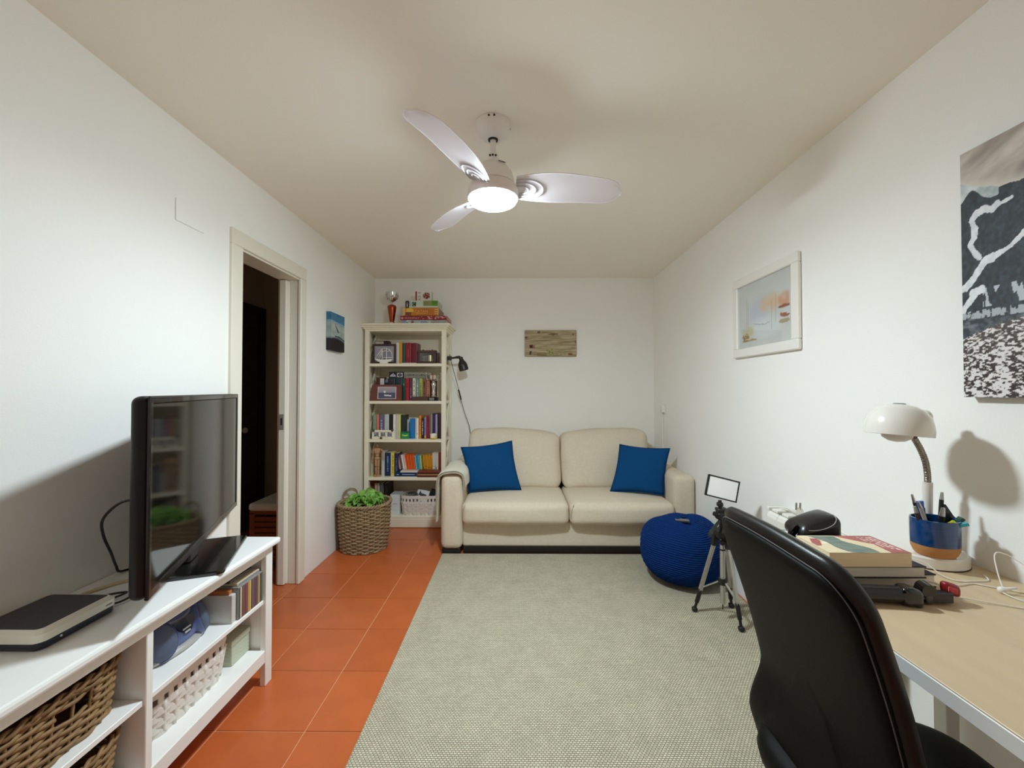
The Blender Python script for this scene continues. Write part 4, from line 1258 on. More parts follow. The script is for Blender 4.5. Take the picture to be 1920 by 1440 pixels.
wb = thing('wooden_box', 'small brown box with a white picture behind the mahogany plaque on the second shelf', 'box', (-1.285, 3.965, 1.1585))
b = B(); box(b, -.043, .043, 0, .05, 0, .222, bev=.002); obj('box_body', b, mat('chestnut_wood', '5a2a1c', .4, var=.1), wb)
b = B(); box(b, -.003, .034, -.002, .001, .145, .21); obj('white_card', b, mat('white_card', 'dcdcdc', .5), wb)
gb = thing('small_globe', 'tiny grey blue globe ornament behind the mahogany plaque on the second shelf', 'ornament', (-1.222, 3.975, 1.1585))
b = B(); box(b, -.018, .018, -.018, .018, 0, .16, bev=.003); obj('pedestal', b, mat('black_stone', '22262c', .4), gb)
b = B(); lathe(b, [(.022*math.sin(PI*i/12), .183-.023*math.cos(PI*i/12)) for i in range(13)], 18); obj('ball', b, mat('slate_blue_ball', '7d8c9c', .3, var=.25, vscale=40), gb, smooth=True)
hb = SH[2]+.25
bl_ = thing('emblem_box', 'black box with two white emblems lying on the second shelf books', 'box', (-1.12, 3.915, 1.370))
b = B(); box(b, -.069, .069, 0, .13, 0, .058, bev=.001); obj('box_body', b, mat('black_card', '121113', .5), bl_)
def emb(u, v):
    a, d = (u-.27)/.19, (v-.5)/.28
    if abs(a) < 1 and -1 < d < 1 and d < 1-abs(a)*1.35 and not (abs(a-.1) < .22 and -.2 < d < .15): return hx('b9b4ba')
    if .54 < u < .93 and .16 < v < .84:
        a2, d2 = (u-.735)/.15, (v-.5)/.27
        if abs(a2)**1.2+abs(d2)**1.6 < 1 and not (abs(a2) < .13 and abs(d2) < .3): return hx('151416')
        return hx('bdb9bb')
    return hx('121113')
printed('emblems', bl_, emb, lambda u, v: (-.069+.138*u, -.0008, .058*v), 60, 28, .5)
lg = flatbook(-1.048, -.820, 3.912, 4.06, 1.3695, 1.4285, '77776a', 'long olive grey flat book with black title lying across the second shelf books')
def lgp(u, v):
    c = mixc(hx('6a6a5e'), hx('8b8b7c'), fbm(u*20, v*5))
    if .70 < v < .76: c = hx('a9a698')
    if .36 < v < .64 and .03 < u < .93 and hsh(int(u*34), 5) > .22 and (u*34) % 1 < .8 and hsh(int(u*70), int(v*11), 2) > .3: c = hx('1d1d1b')
    return c
printed('title_print', lg, lgp, lambda u, v: (-.112+.224*u, -.0006, .002+.055*v), 80, 14, .5)
# supports under those lie on the book tops: cup, wooden stand
m_silver = mat('polished_silver', 'd9d8d6', .12, 1.0)
cp = thing('silver_cup', 'silver two handled trophy cup at the right end of the second shelf', 'trophy', (-.766, 3.885, 1.1585))
b = B(); box(b, -.044, .044, -.03, .03, 0, .034, bev=.002); obj('base', b, mat('black_marble', '19171a', .2), cp)
b = B(); box(b, -.034, .012, -.0315, -.0295, .006, .028); obj('name_plate', b, m_steel, cp)
b = B(); lathe(b, [(.024, .034), (.026, .04), (.016, .05), (.012, .06), (.018, .075), (.012, .088), (.016, .13), (.022, .155), (.014, .168), (.012, .178), (.03, .188), (.044, .205), (.047, .235), (.052, .24)], 28); obj('cup', b, m_silver, cp, smooth=60)
for s in (-1, 1):
    b = B(); tube(b, smooth_path([(s*.042, 0, .198), (s*.062, 0, .196), (s*.066, 0, .22), (s*.071, 0, .245), (s*.067, 0, .26), (s*.06, 0, .25)], 5), .0036, 6); obj('cup_handle', b, m_silver, cp, smooth=True)
ws = thing('nameplate_stand', 'low dark red wooden stand with a brass plate before the second shelf books', 'stand', (-.882, 3.862, 1.1585))
b = B(); prism(b, [(0, 0), (.03, 0), (.03, .039), (.012, .039)], -.076, .076, 'X'); obj('wooden_wedge', b, m_mahog, ws)
b = B(); box(b, -.026, .028, -.0006, .0014, .006, .032, M=Matrix.Translation((0, .002, 0)) @ Matrix.Rotation(-.3, 4, 'X')); obj('brass_plate', b, mat('aged_brass', 'b99a5c', .35, .9), ws)

# ---- third shelf
m_ivory = mat('ivory_painted_frame', 'e9e3cf', .5)
tf = thing('framed_photos', 'white triple photo frame with three small grey pictures on the third shelf', 'photo frame', (-1.2285, 3.87, .8065))
b = B(); box(b, -.105, .105, .004, .016, 0, .082, bev=.002); obj('frame_board', b, m_ivory, tf)
for i in range(3):
    xc = -.062+.061*i
    for (x0, x1, z0, z1) in ((xc-.026, xc+.026, .018, .023), (xc-.026, xc+.026, .063, .068), (xc-.026, xc-.021, .018, .068), (xc+.021, xc+.026, .018, .068)):
        b = B(); box(b, x0, x1, .0, .006, z0, z1); obj('inner_frame', b, m_ivory, tf)
    printed('photo', tf, lambda u, v, i=i: mixc(hx('3b3a44'), hx('c9c6cf'), fbm(u*3.5, v*3.5, i*7)*1.6-.35), lambda u, v, xc=xc: (xc-.021+.042*u, .003, .023+.04*v), 14, 14, .3)
m_orn = mat('bronze_ornament', '5a4630', .45, .4)
for x, z in ((-.088, .078), (.086, .083), (-.018, .008)):
    b = B(); lathe(b, [(0, -.014), (.009, -.010), (.012, 0), (.008, .009), (0, .013)], 10, Matrix.Translation((x, -.002, z)) @ Matrix.Rotation(.5, 4, 'Y') @ Matrix.Diagonal((1, .5, 1.1, 1))); obj('corner_ornament', b, m_orn, tf, smooth=True)
tn = thing('tea_tin', 'small green tin with a pale leaf mark on the third shelf', 'tin', (-1.029, 3.885, .8065))
b = B(); box(b, -.039, .039, 0, .05, 0, .058, bev=.003); obj('tin_body', b, mat('emerald_tin', '2a8550', .3, coat=.3), tn)
b = B(); box(b, -.0405, .0405, -.0015, .0515, .054, .068, bev=.003); obj('tin_lid', b, mat('dark_green_tin', '1c5c42', .3, coat=.3), tn)
printed('leaf_mark', tn, lambda u, v: hx('b4d86a') if abs(v-.42-.9*(abs(u-.5))**1.3) < .13 and abs(u-.5) < .38 else hx('2a8550'), lambda u, v: (-.034+.068*u, -.0006, .012+.038*v), 30, 18, .35)
nt_ = thing('notepad', 'pale grey pad leaning behind the green tin on the third shelf', 'notepad', (-1.033, 4.0, .8065))
b = B(); box(b, -.026, .026, 0, .012, 0, .170, bev=.001); obj('paper_block', b, mat('pale_grey_paper', 'cfd2d6', .7), nt_)
b = B(); box(b, -.0265, .0265, .0118, .0135, -.0, .172); obj('back_card', b, mat('grey_card', 'a3a3a3', .7), nt_)
fg = thing('tiny_figure', 'tiny yellow figure standing before the lilac book on the third shelf', 'ornament', (-.839, 3.868, .8065))
b = B(); lathe(b, [(.0105, 0), (.009, .01), (.006, .018), (.008, .024), (.005, .031), (0, .033)], 14); obj('body', b, mat('pale_yellow_clay', 'd9b95a', .5), fg, smooth=True)
b = B(); box(b, -.006, .006, -.0095, -.006, .004, .012); obj('bib', b, mat('rust_dot', '9a4a2a', .5), fg)
cj = thing('candle_jar', 'small glass candle jar with yellow wax on the third shelf', 'candle', (-.762, 3.872, .8065))
b = B(); lathe(b, [(.027, 0), (.031, .004), (.0315, .026), (.030, .028)], 24); obj('wax', b, mat('yellow_wax', 'd8c04c', .5), cj, smooth=50)
b = B(); lathe(b, [(.0305, .028), (.032, .03), (.032, .048), (.030, .05), (.029, .046), (.029, .029)], 24, cap=False); obj('jar', b, mat('milky_jar', 'e6e2cd', .2, coat=.4), cj, smooth=50)
b = B(); box(b, -.018, .018, -.0335, -.0315, .014, .04); obj('jar_label', b, m_ivory, cj)

# ---- fourth shelf: wooden mannequin
m_man = mat('pale_beech', 'b98f6a', .5, var=.1, vscale=30)
mn = thing('artist_mannequin', 'jointed wooden artist mannequin at the left end of the fourth shelf', 'mannequin', (-1.29, 3.90, .4575))
b = B(); lathe(b, [(.036, 0), (.036, .008), (.032, .012)], 24); obj('base', b, m_man, mn, smooth=40)
def limb(n, p, q, r1, r2):
    b = B(); p, q = Vector(p), Vector(q)
    tube(b, [p.lerp(q, t) for t in (0, .06, .2, .5, .8, .94, 1)], lambda t: (r1+(r2-r1)*t)*(.45 if t in (0, 1) else 1), 10); obj(n, b, m_man, mn, smooth=True)
for s in (-1, 1):
    limb('lower_leg', (s*.010, 0, .022), (s*.011, 0, .088), .0075, .010); limb('thigh', (s*.011, 0, .09), (s*.012, 0, .155), .0105, .0125)
    b = B(); softbox(b, (s*.012, -.010, .017), (.015, .036, .011), .005, n=2); obj('foot', b, m_man, mn, smooth=True)
b = B(); softbox(b, (0, 0, .168), (.046, .03, .030), .011, n=3); obj('pelvis', b, m_man, mn, smooth=True)
b = B(); softbox(b, (0, 0, .196), (.034, .026, .026), .011, n=3); obj('belly', b, m_man, mn, smooth=True)
b = B(); softbox(b, (0, 0, .235), (.056, .034, .056), .015, n=4, deform=lambda p: (p.x*(1+.25*p.z/.028), p.y, p.z)); obj('chest', b, m_man, mn, smooth=True)
b = B(); lathe(b, [(.006, .258), (.006, .270), (.012, .276), (.015, .288), (.013, .298), (0, .304)], 14); obj('head', b, mat('shaded_beech', '8a6a50', .5), mn, smooth=True)  # same beech as the body, with the head's shadow put into its colour
limb('upper_arm', (-.036, 0, .252), (-.041, 0, .198), .0085, .0075); limb('forearm', (-.041, 0, .196), (-.040, -.006, .150), .0072, .006)
limb('upper_arm', (.036, 0, .252), (.052, .004, .222), .0085, .0075); limb('forearm', (.052, .004, .221), (.058, -.01, .178), .0072, .006)
for x, z in ((-.040, .138), (.060, .165)):
    b = B(); softbox(b, (x, -.008, z), (.011, .009, .024), .004, n=2); obj('hand', b, m_man, mn, smooth=True)

# ---- bottom shelf
bx = thing('wooden_crate', 'small orange brown wooden box at the left end of the bottom shelf', 'box', (-1.341, 3.97, .1055))
b = B(); box(b, -.025, .025, 0, .16, 0, .25, bev=.002); obj('box_body', b, mat('orange_brown_wood', '8a5430', .5, var=.12), bx)
b = B(); box(b, -.025, .025, -.001, .16, .251, .295, bev=.002); obj('box_lid', b, mat('rust_wood', '7a3a20', .5, var=.1), bx)
for i, (x, w, c, lab, ln) in enumerate(((-1.318, .022, 'b9a48c', 'beige folder standing behind the basket on the bottom shelf', .06), (-1.29, .022, 'a9aaa0', 'grey green folder leaning on the bottom shelf', .09),
                                        (-1.262, .030, '5a5658', 'dark grey binder leaning on the bottom shelf', .1), (-1.222, .026, '241a1a', 'black binder leaning beside the white box on the bottom shelf', .11))):
    book(x-.0, w, .28, .1057, c, lab, depth=.20, yf=3.93, lean=-ln*.4, cat='folder')
wx = thing('white_box', 'tall narrow white box between the binders and the white basket on the bottom shelf', 'box', (-1.124, 3.90, .1055))
b = B(); box(b, -.0445, .0445, 0, .17, 0, .184, bev=.002); obj('box_body', b, mat('white_box_card', 'd7d9d8', .5), wx)
b = B(); box(b, -.02, .018, -.0012, .0005, .097, .0995); obj('slot_line', b, mat('dark_line', '55575a', .6), wx)
b = B(); box(b, -.0445, .0445, -.0004, .17, .184, .1855); obj('box_top', b, mat('grey_white_card', 'c3c5c5', .5), wx)
card = thing('greeting_card', 'white card with a black animal print standing in the white bookcase basket', 'card', (-.905, 3.965, .19))
def animal(u, v):
    e = lambda cx, cy, rx, ry: ((u-cx)/rx)**2+((v-cy)/ry)**2 < 1
    if e(.5, .62, .25, .13) or e(.72, .60, .13, .12) or e(.27, .68, .10, .13) or e(.24, .8, .05, .1) or (.40 < u < .46 and .28 < v < .6) or (.63 < u < .69 and .3 < v < .6): return hx('2d2d30')
    if abs(v-.16) < .02 and .2 < u < .8 and hsh(int(u*30), 1) > .4: return hx('77777a')
    return hx('dfe1e2')
Mc = Matrix.Rotation(-.35, 4, 'X') @ Matrix.Rotation(.22, 4, 'Y')
b = B(); box(b, -.058, .058, 0, .003, 0, .128, M=Mc); obj('card_sheet', b, mat('white_card', 'dcdcdc', .5), card)
printed('animal_print', card, animal, lambda u, v: Mc @ Vector((-.057+.114*u, -.0008, .002+.124*v)), 40, 40, .5)
bkp = thing('black_case', 'black flat case standing in the right end of the white bookcase basket', 'case', (-.79, 3.985, .185))
b = B(); box(b, -.055, .05, 0, .03, 0, .128, bev=.004, M=Matrix.Rotation(-.2, 4, 'X') @ Matrix.Rotation(.3, 4, 'Y')); obj('case_shell', b, mat('black_fabric', '141416', .8), bkp)
b = B(); box(b, -.05, .045, -.001, .001, .06, .064, M=Matrix.Rotation(-.2, 4, 'X') @ Matrix.Rotation(.3, 4, 'Y')); obj('zip', b, mat('dark_zip', '2c2c30', .4, .5), bkp)
for i, (c, lab) in enumerate((('d8d6cf', 'white cable coiled in the white bookcase basket'), ('8b8d8c', 'grey cable coiled in the white bookcase basket'), ('3c3d3e', 'black cable coiled in the white bookcase basket'))):
    pts = []
    for k in range(26):
        a = k*.62+i*1.3; r_ = .045+.012*math.sin(k*1.7+i)
        pts.append((-1.005+.018*i+r_*math.cos(a), 3.985+.9*r_*math.sin(a), .252+.013*i+.012*math.sin(k*1.1+i*2)))
    cable('coiled_cable', pts, .0032, mat('coil_%d' % i, c, .5), lab, k=4)
fl = thing('filler_box', 'grey carton under the coiled cables in the white bookcase basket', 'box', (-.985, 3.985, .114))
b = B(); box(b, -.075, .075, -.08, .08, 0, .125, bev=.002); obj('carton', b, mat('grey_carton', '9a9a96', .7), fl)
b = B(); box(b, -.02, .02, -.0805, .0805, .124, .126); obj('tape', b, mat('pale_tape', 'b5b3a8', .4), fl)

# ---- on top of the bookcase
tr_ = thing('trophy', 'silver goblet trophy with a copper red stem on top of the bookcase', 'trophy', (-1.182, 3.975, 1.8685))
b = B(); lathe(b, [(.026, 0), (.026, .03), (.020, .036)], 28); obj('foot', b, m_silver, tr_, smooth=40)
b = B(); lathe(b, [(.020, .034), (.026, .07), (.040, .165), (.042, .182), (.034, .195), (.012, .202)], 28); obj('stem', b, mat('copper_red_metal', 'a4492f', .22, .85), tr_, smooth=50)
b = B(); lathe(b, [(.012, .200), (.0085, .212), (.010, .226), (.034, .238), (.052, .262), (.059, .29), (.060, .312), (.061, .316), (.058, .316), (.055, .28), (.03, .245), (0, .24)], 32); obj('bowl', b, m_silver, tr_, smooth=60)
b = B()
for k in range(18):
    a = 2*PI*k/18
    tube(b, [(.044*math.cos(a), .044*math.sin(a), .250), (.0585*math.cos(a), .0585*math.sin(a), .275), (.0605*math.cos(a), .0605*math.sin(a), .296)], .0025, 5)
obj('fluting', b, m_silver, tr_, smooth=True, kind='stuff')

def game(label, x0, x1, y0, y1, z0, z1, c, f, nx, ny, side=None, cat='board game'):
    r = thing('board_game', label, cat, ((x0+x1)/2, y0, z0))
    w, d, h = (x1-x0)/2, y1-y0, z1-z0
    cm = mat('game_'+c, c, .4)
    b = B(); box(b, -w+.002, w-.002, .002, d-.002, 0.0002, h*.5, bev=.001); obj('box_bottom', b, cm, r)
    b = B(); box(b, -w, w, 0, d, h*.06, h-.0002, bev=.001); obj('box_lid', b, cm, r)
    printed('front_print', r, f, lambda u, v: (-w+.001+(2*w-.002)*u, -.0007, h*.07+(h*.92)*v), nx, ny, .35)
    if side: printed('side_print', r, side, lambda u, v: (w+.0007, .001+(d-.002)*u, h*.07+(h*.92)*v), 16, 10, .35)
    return r
def g1(u, v):
    if u < .09+.03*v: return hx('8f96b4')
    if u < .20 and v > (u-.08)*6-.5: return hx('2b2b33') if abs(v-.25-(u-.1)*4.5) < .18 and hsh(int(u*120), int(v*3)) > .3 else hx('d8d9dc')
    if ((u-.245)/.03)**2+((v-.5)/.4)**2 < 1: return hx('8c5a58')
    if u > .66: return mixc(hx('b9bcb2'), hx('6f7c80'), fbm(u*40, v*6)*1.6-.3)
    return hx('5f87b0') if .42 < u < .60 and .25 < v < .75 and hsh(int(u*70), int(v*4)) > .35 else mixc(hx('9fb3b8'), hx('b9c4be'), u)
game('grey blue board game box lowest in the stack on the bookcase', -1.067, -.650, 3.885, 4.15, 1.8685, 1.9075, 'a9b0b4', g1, 110, 12)
def g2(u, v):
    if ((u-.04)/.03)**2+((v-.4)/.3)**2 < 1: return hx('d88a80')
    if u > .42 and .15 < v < .85 and fbm(u*34, v*4, 3) > .55: return hx('d8a59c')
    return mixc(hx('8d1c26'), hx('7a1420'), v)
r = game('dark red board game box second in the stack on the bookcase', -1.077, -.645, 3.88, 4.15, 1.908, 1.9465, '8d1c26', g2, 110, 12, lambda u, v: mixc(hx('b9746c'), hx('a0504c'), v))
lettering('lettering', 'MONOPOLY', .024, mat('pale_pink_ink', 'dca79c', .5), r, Matrix.Translation((-.175, -.0012, .010)) @ FRONT)
def g3(u, v):
    if u < .07: return hx('d9b06a')
    if ((u-.20)/.11)**2+((v-.62)/.36)**2 < 1 and v > .42: return hx('e2b93e')
    if u < .24 and v < .42: return mixc(hx('5a2414'), hx('9a5a34'), fbm(u*30, v*8))
    if u > .88 and min(abs(v-.22), abs(v-.5), abs(v-.78)) < .07: return hx('e0a868')
    if u > .97: return hx('d8a860')
    return mixc(hx('b5691c'), hx('c07a20'), math.sin(u*7)*.5+.5)
r = game('orange board game box with a yellow sun third in the stack on the bookcase', -1.057, -.720, 3.885, 4.15, 1.947, 2.0225, 'b5691c', g3, 90, 24, lambda u, v: mixc(hx('8a5a34'), hx('6a4028'), fbm(u*9, v*6)))
lettering('lettering', 'CATAN', .036, mat('pale_gold_ink', 'e9a85a', .5), r, Matrix.Translation((-.055, -.0012, .030)) @ FRONT)
b = B(); box(b, -.04, .06, -.0012, -.0006, .018, .022); obj('subtitle_line', b, mat('pale_gold_ink', 'e9a85a', .5), r)
def g4(u, v):
    if u < .17: return mixc(hx('8c90ac'), hx('b9bcc4'), v) if v > .15 else hx('d8d6cc')
    if .20 < u < .335 and .18 < v < .78:
        a, d = (u-.27)/.05, (v-.48)/.22
        return hx('a9c0b0') if .45 < a*a+d*d < 1.0 and a < .5 else hx('1f2c26')
    if v < .2: return hx('d6d2c0')
    if u > .80: return mixc(hx('3f7a1e'), hx('6aa030'), fbm(u*14, v*8)*1.4-.2)
    if u > .55: return mixc(hx('8a7a5a'), hx('7da052'), fbm(u*22, v*6))
    return mixc(hx('b3c9b4'), hx('cfd6c4'), fbm(u*16, v*6))
r = game('green and white board game box with black logo fourth in the bookcase stack', -1.035, -.730, 3.893, 4.13, 2.023, 2.091, 'c3cbb2', g4, 80, 22, lambda u, v: mixc(hx('8fa070'), hx('d6d6c6'), fbm(u*10, v*7)))
b = B(); box(b, -.149, -.116, -.0022, -.0006, .001, .066); obj('logo_block', b, mat('black_card', '121113', .5), r)
lettering('logo_letter', 'i', .062, mat('white_ink', 'e9e9ea', .5), r, Matrix.Translation((-.140, -.0028, .010)) @ FRONT)
def g5(u, v):
    if u < .10: return hx('9a1420')
    if u < .13: return hx('e6dcd8')
    a, d = (u-.68)/.25, (v-.52)/.40
    if a*a+d*d < 1.05-.5*hsh(int(u*22), int(v*17)): return (hx('6a1a12'), hx('c7a896'), hx('43100c'), hx('8f3a24'))[int(hsh(int(u*26), int(v*20), 4)*3.99)]
    if .17 < u < .34 and (abs(v-.82) < .05 or (v < .6 and hsh(int(u*30), int(v*14)) > .6)): return hx('8b8c88')
    return hx('dcd9d4')
game('small white card game box with a red edge topmost on the bookcase stack', -.948, -.795, 3.925, 3.99, 2.0915, 2.186, 'dcd9d4', g5, 46, 28, lambda u, v: hx('5a7a50') if abs(u-.55) < .14 else hx('d0d0c8'))

# ------------------------------------------------------------------ black clamp lamp on the bookcase side
m_blk = mat('black_lamp_enamel', '1d1c1d', .4, coat=.15)
cl = thing('clamp_lamp', 'black spot lamp clamped to the right side of the bookcase', 'lamp', (-.62, 3.95, 1.56))
b = B(); box(b, -.030, .012, -.014, .014, -.022, .018, bev=.003); obj('clamp', b, m_blk, cl)
b = B(); cyl(b, (-.004, 0, .018), (-.008, 0, .034), .003, 8); obj('clamp_screw', b, m_blk, cl)
b = B(); cyl(b, (.010, 0, .0), (.034, 0, .002), .009, 14); obj('swivel_joint', b, m_blk, cl, smooth=40)
b = B(); tube(b, smooth_path([(.03, 0, .002), (.06, 0, .006), (.085, 0, .006), (.098, 0, -.006)], 4), lambda t: .009+.009*t, 14); obj('lamp_arm', b, m_blk, cl, smooth=50)
M = Matrix.Translation((.096, 0, .008)) @ Matrix.Rotation(PI-.26, 4, 'Y')
b = B(); lathe(b, [(.019, 0), (.020, .022), (.024, .034), (.040, .062), (.0445, .085), (.0445, .128), (.0415, .128), (.040, .085), (.02, .05), (0, .048)], 32, M, cap=False); 
lathe(b, [(0, -.001), (.019, 0)], 32, M, cap=False); obj('lamp_shade', b, m_blk, cl, smooth=40)
b = B(); lathe(b, [(.012, .05), (.022, .07), (.026, .09), (.018, .108), (0, .114)], 18, M); obj('bulb', b, mat('opal_bulb', 'e6e2da', .3), cl, smooth=True)
pts = smooth_path([(.004, 0, -.02), (.018, .03, -.09), (.045, .09, -.22), (.066, .15, -.33), (.080, .175, -.405), (.11, .19, -.52), (.160, .20, -.675), (.165, .205, -.80)], 6)
b = B(); tube(b, pts, .0028, 6); obj('cord', b, m_cable_b, cl, smooth=True)
b = B(); tube(b, [(.059, .13, -.30), (.066, .15, -.333), (.078, .172, -.395)], .0075, 8); obj('cord_switch', b, m_blk, cl, smooth=40)

# ------------------------------------------------------------------ pictures and fittings on the walls
def canvas(label, loc, rotz, w, h, th, f, nx, ny, edge, rough=.5, efn=None):
    r = thing('canvas_print', label, 'canvas', loc, rotz)
    b = B(); box(b, -w/2, w/2, -th, -.001, 0, h, bev=.0015); obj('stretcher', b, mat('canvas_edge_'+edge, edge, .7), r)
    printed('print', r, f, lambda u, v: (-w/2+w*u, -th-.0006, h*v), nx, ny, rough)
    if efn: printed('edge_print', r, efn, lambda u, v: (-w/2-.0006, -.001-(th-.001)*u, h*v), 6, ny, rough)
    return r
def mountain(u, v):
    # v up, u right.  sky over .74; dark forest slope; snowy runs; snowy trees at the bottom
    ridge = (.87-.36*u if u < .2 else .798-.08*(u-.2) if u < .6 else .766+.1*(u-.6))+.012*fbm(u*12, 1)
    if v > ridge:
        s = fbm(u*3+v*3.5, v*13-u*4.5, 3, 5); t = (v-ridge)/(1-ridge)
        c = mixc(hx('8f857c'), hx('d2cabf'), s*1.9-.5)
        return mixc(hx('cfc9bf'), c, t*5)
    hill = .785+.02*math.sin(u*26)+.03*vn(u*16, 2)
    if v > hill and u < .2:
        return mixc(hx('8fa0a0'), hx('d3d8da'), fbm(u*14, v*26, 6)*1.8-.3)
    if v < .235+.012*math.sin(u*9)+.18*min(u, .35):
        n = fbm(u*64, v*170, 8, 3)
        k = (.5+.5*math.sin(u*48+3*fbm(u*6, v*3, 2)))
        c = hx('e0dcda') if n > .50+.12*k-.06 else (hx('2b221f') if n < .42 else hx('55473f'))
        return mixc(c, hx('5c524d'), max(0, (v-.10)*4) if n < .55 else 0)
    def run(pts, w):
        for (a, c_), (d, e_) in zip(pts, pts[1:]):
            L2 = (d-a)**2+(e_-c_)**2; t = max(0, min(1, ((u-a)*(d-a)+(v-c_)*(e_-c_))/L2))
            ww = w*(.5+fbm(u*36, v*30, 4)*1.15)
            if math.hypot((u-a-t*(d-a)), (v-c_-t*(e_-c_))*1.0) < ww: return True
    snow = (run([(.19, .742), (.165, .726), (.129, .739), (.088, .733), (.056, .709), (.076, .672), (.07, .641), (.048, .615), (.074, .576), (.094, .556)], .0135) or run([(.165, .73), (.26, .745)], .006)
            or run([(.309, .599), (.251, .565), (.159, .54)], .009) or run([(.159, .54), (.125, .536), (.094, .508), (.072, .48), (.022, .447), (0, .44)], .015) or run([(.108, .425), (.054, .418)], .013) or run([(.07, .41), (.04, .385), (.005, .355)], .013)
            or run([(.6, .70), (.45, .64), (.309, .599)], .012) or run([(.9, .68), (.75, .55), (.62, .44)], .016) or run([(.5, .45), (.40, .38)], .015))
    if snow: return mixc(hx('cdd3d8'), hx('e8eaee'), vn(u*60, v*60))
    if .355 < v < .43 and u > .11 and fbm(u*34, v*9, 9, 3) > .57: return hx('b9c0c6')
    bz = .331-.02*u
    if abs(v-bz) < .016 and fbm(u*80, v*60, 3, 3)+.25*(1-abs(v-bz)/.016) > .56: return hx('aab0b6')
    if v < bz: return mixc(hx('2c3238'), hx('747a80'), fbm(u*40, v*70, 5)*2.2-.75)
    n = fbm(u*60, v*60, 7, 3)
    return mixc(hx('1b2227'), hx('3a444b'), n*1.7-.4)
canvas('tall canvas print of a snowy forested mountain on the right wall above the desk', (XR, 1.02, 1.232), -PI/2, .502, .729, .03, mountain, 250, 360, '4a4744', .6)
def wing(u, v):
    if v > .80-.05*u: return mixc(hx('2f6a92'), hx('3f86ae'), fbm(u*4, v*8)*1.3)
    if v > .73-.05*u: return mixc(hx('6f9fb4'), hx('a8bcc0'), fbm(u*5, v*14))
    # winglet
    if .50 < v < .73:
        t = (v-.50)/.23; xc = .56-.27*t; w = .045*(1-t)+.012
        if abs(u-xc) < w: return hx('1e2c30')
    top = .36+.05*math.sin(u*3.0)-.05*u*u
    if v < top-.06: return mixc(hx('0b0a0e'), hx('1a161e'), fbm(u*5, v*5))
    if v < top-.025: return hx('6e7f8c')
    if v < top+.015 and u > .3: return hx('39464c')
    return mixc(hx('8ba09e'), hx('bcc4bf'), fbm(u*4, v*12, 2)*1.5-.2)
canvas('small canvas print of an airplane wing above clouds on the left wall', (XL, 3.245, 1.558), PI/2, .255, .287, .032, wing, 60, 70, '14181c', .4, lambda u, v: mixc(wing(.02, v), hx('101214'), .15))

m_wframe = mat('white_picture_frame', 'ece9e2', .45)
fp = thing('framed_print', 'white framed pale watercolour of boats and water on the right wall', 'picture', (XR, 2.322, 1.45), -PI/2)
fw, fh, bw = .302, .475, .052
for x0, x1, z0, z1, n in ((-fw, fw, 0, bw, 0), (-fw, fw, fh-bw, fh, 0), (-fw, -fw+bw, bw-.001, fh-bw+.001, 1), (fw-bw, fw, bw-.001, fh-bw+.001, 1)):
    b = B(); box(b, x0, x1, -.024 if n == 0 else -.0236, -.002, z0, z1, bev=.005); obj('frame_bar', b, m_wframe, fp)
b = B(); box(b, -fw+.02, fw-.02, -.008, -.003, .02, fh-.02); obj('backing', b, m_wframe, fp)
def watercolor(u, v):
    c = mixc(hx('c4c8c6'), hx('d6dad6'), fbm(u*4, v*4))
    if not (.08 < u < .94 and .10 < v < .90): return c
    e = lambda cx, cy, rx, ry, hard=1.0: max(0, 1-(((u-cx)/rx)**2+((v-cy)/ry)**2))
    n = fbm(u*12, v*12, 3)
    c = mixc(c, hx('c3c6d4'), min(1, e(.40, .50, .25, .28)*1.1))
    c = mixc(c, hx('d6dcde'), min(1, e(.5, .26, .4, .2)*1.2))
    c = mixc(c, hx('d9b896'), min(.9, e(.62, .60, .22, .16)*1.4*n*1.4))
    c = mixc(c, hx('cf9a7a'), min(.9, e(.86, .58, .12, .13)*1.6*n*1.5))
    if e(.86, .49, .10, .022) > 0 and n > .4: c = mixc(c, hx('8a4630'), .85)
    if e(.88, .385, .09, .045) > 0 and n > .42: c = mixc(c, hx('9a4e30'), .85)
    if e(.86, .29, .09, .03) > 0 and n > .42: c = mixc(c, hx('a08a5c'), .7)
    if abs(v-.345-.03*math.sin(u*9)) < .006 and .3 < u < .62: c = mixc(c, hx('8f98a0'), .7)
    for mx_, lo, hi in ((.645, .22, .62), (.72, .3, .7), (.17, .25, .8), (.20, .25, .72)):
        if abs(u-mx_) < .006 and lo < v < hi: c = mixc(c, hx('a39a86'), .6)
    c = mixc(c, hx('c9c39a'), min(.8, e(.20, .24, .14, .12)*1.5*n*1.4))
    if e(.14, .15, .08, .09) > 0 and vn(u*60, v*50) > .45: c = mixc(c, hx('8a6238'), .8)
    if e(.15, .085, .07, .025) > 0: c = mixc(c, hx('8a3a24'), .8)
    if e(.28, .10, .10, .035) > 0 and n > .40: c = mixc(c, hx('a8834a'), .75)
    return c
printed('watercolour', fp, watercolor, lambda u, v: (-fw+bw*.95+(2*fw-1.9*bw)*u, -.0095, bw*.95+(fh-1.9*bw)*v), 110, 90, .5)
b = B(); box(b, -fw+bw*.9, fw-bw*.9, -.0135, -.012, bw*.9, fh-bw*.9); obj('glass_pane', b, gm, fp)

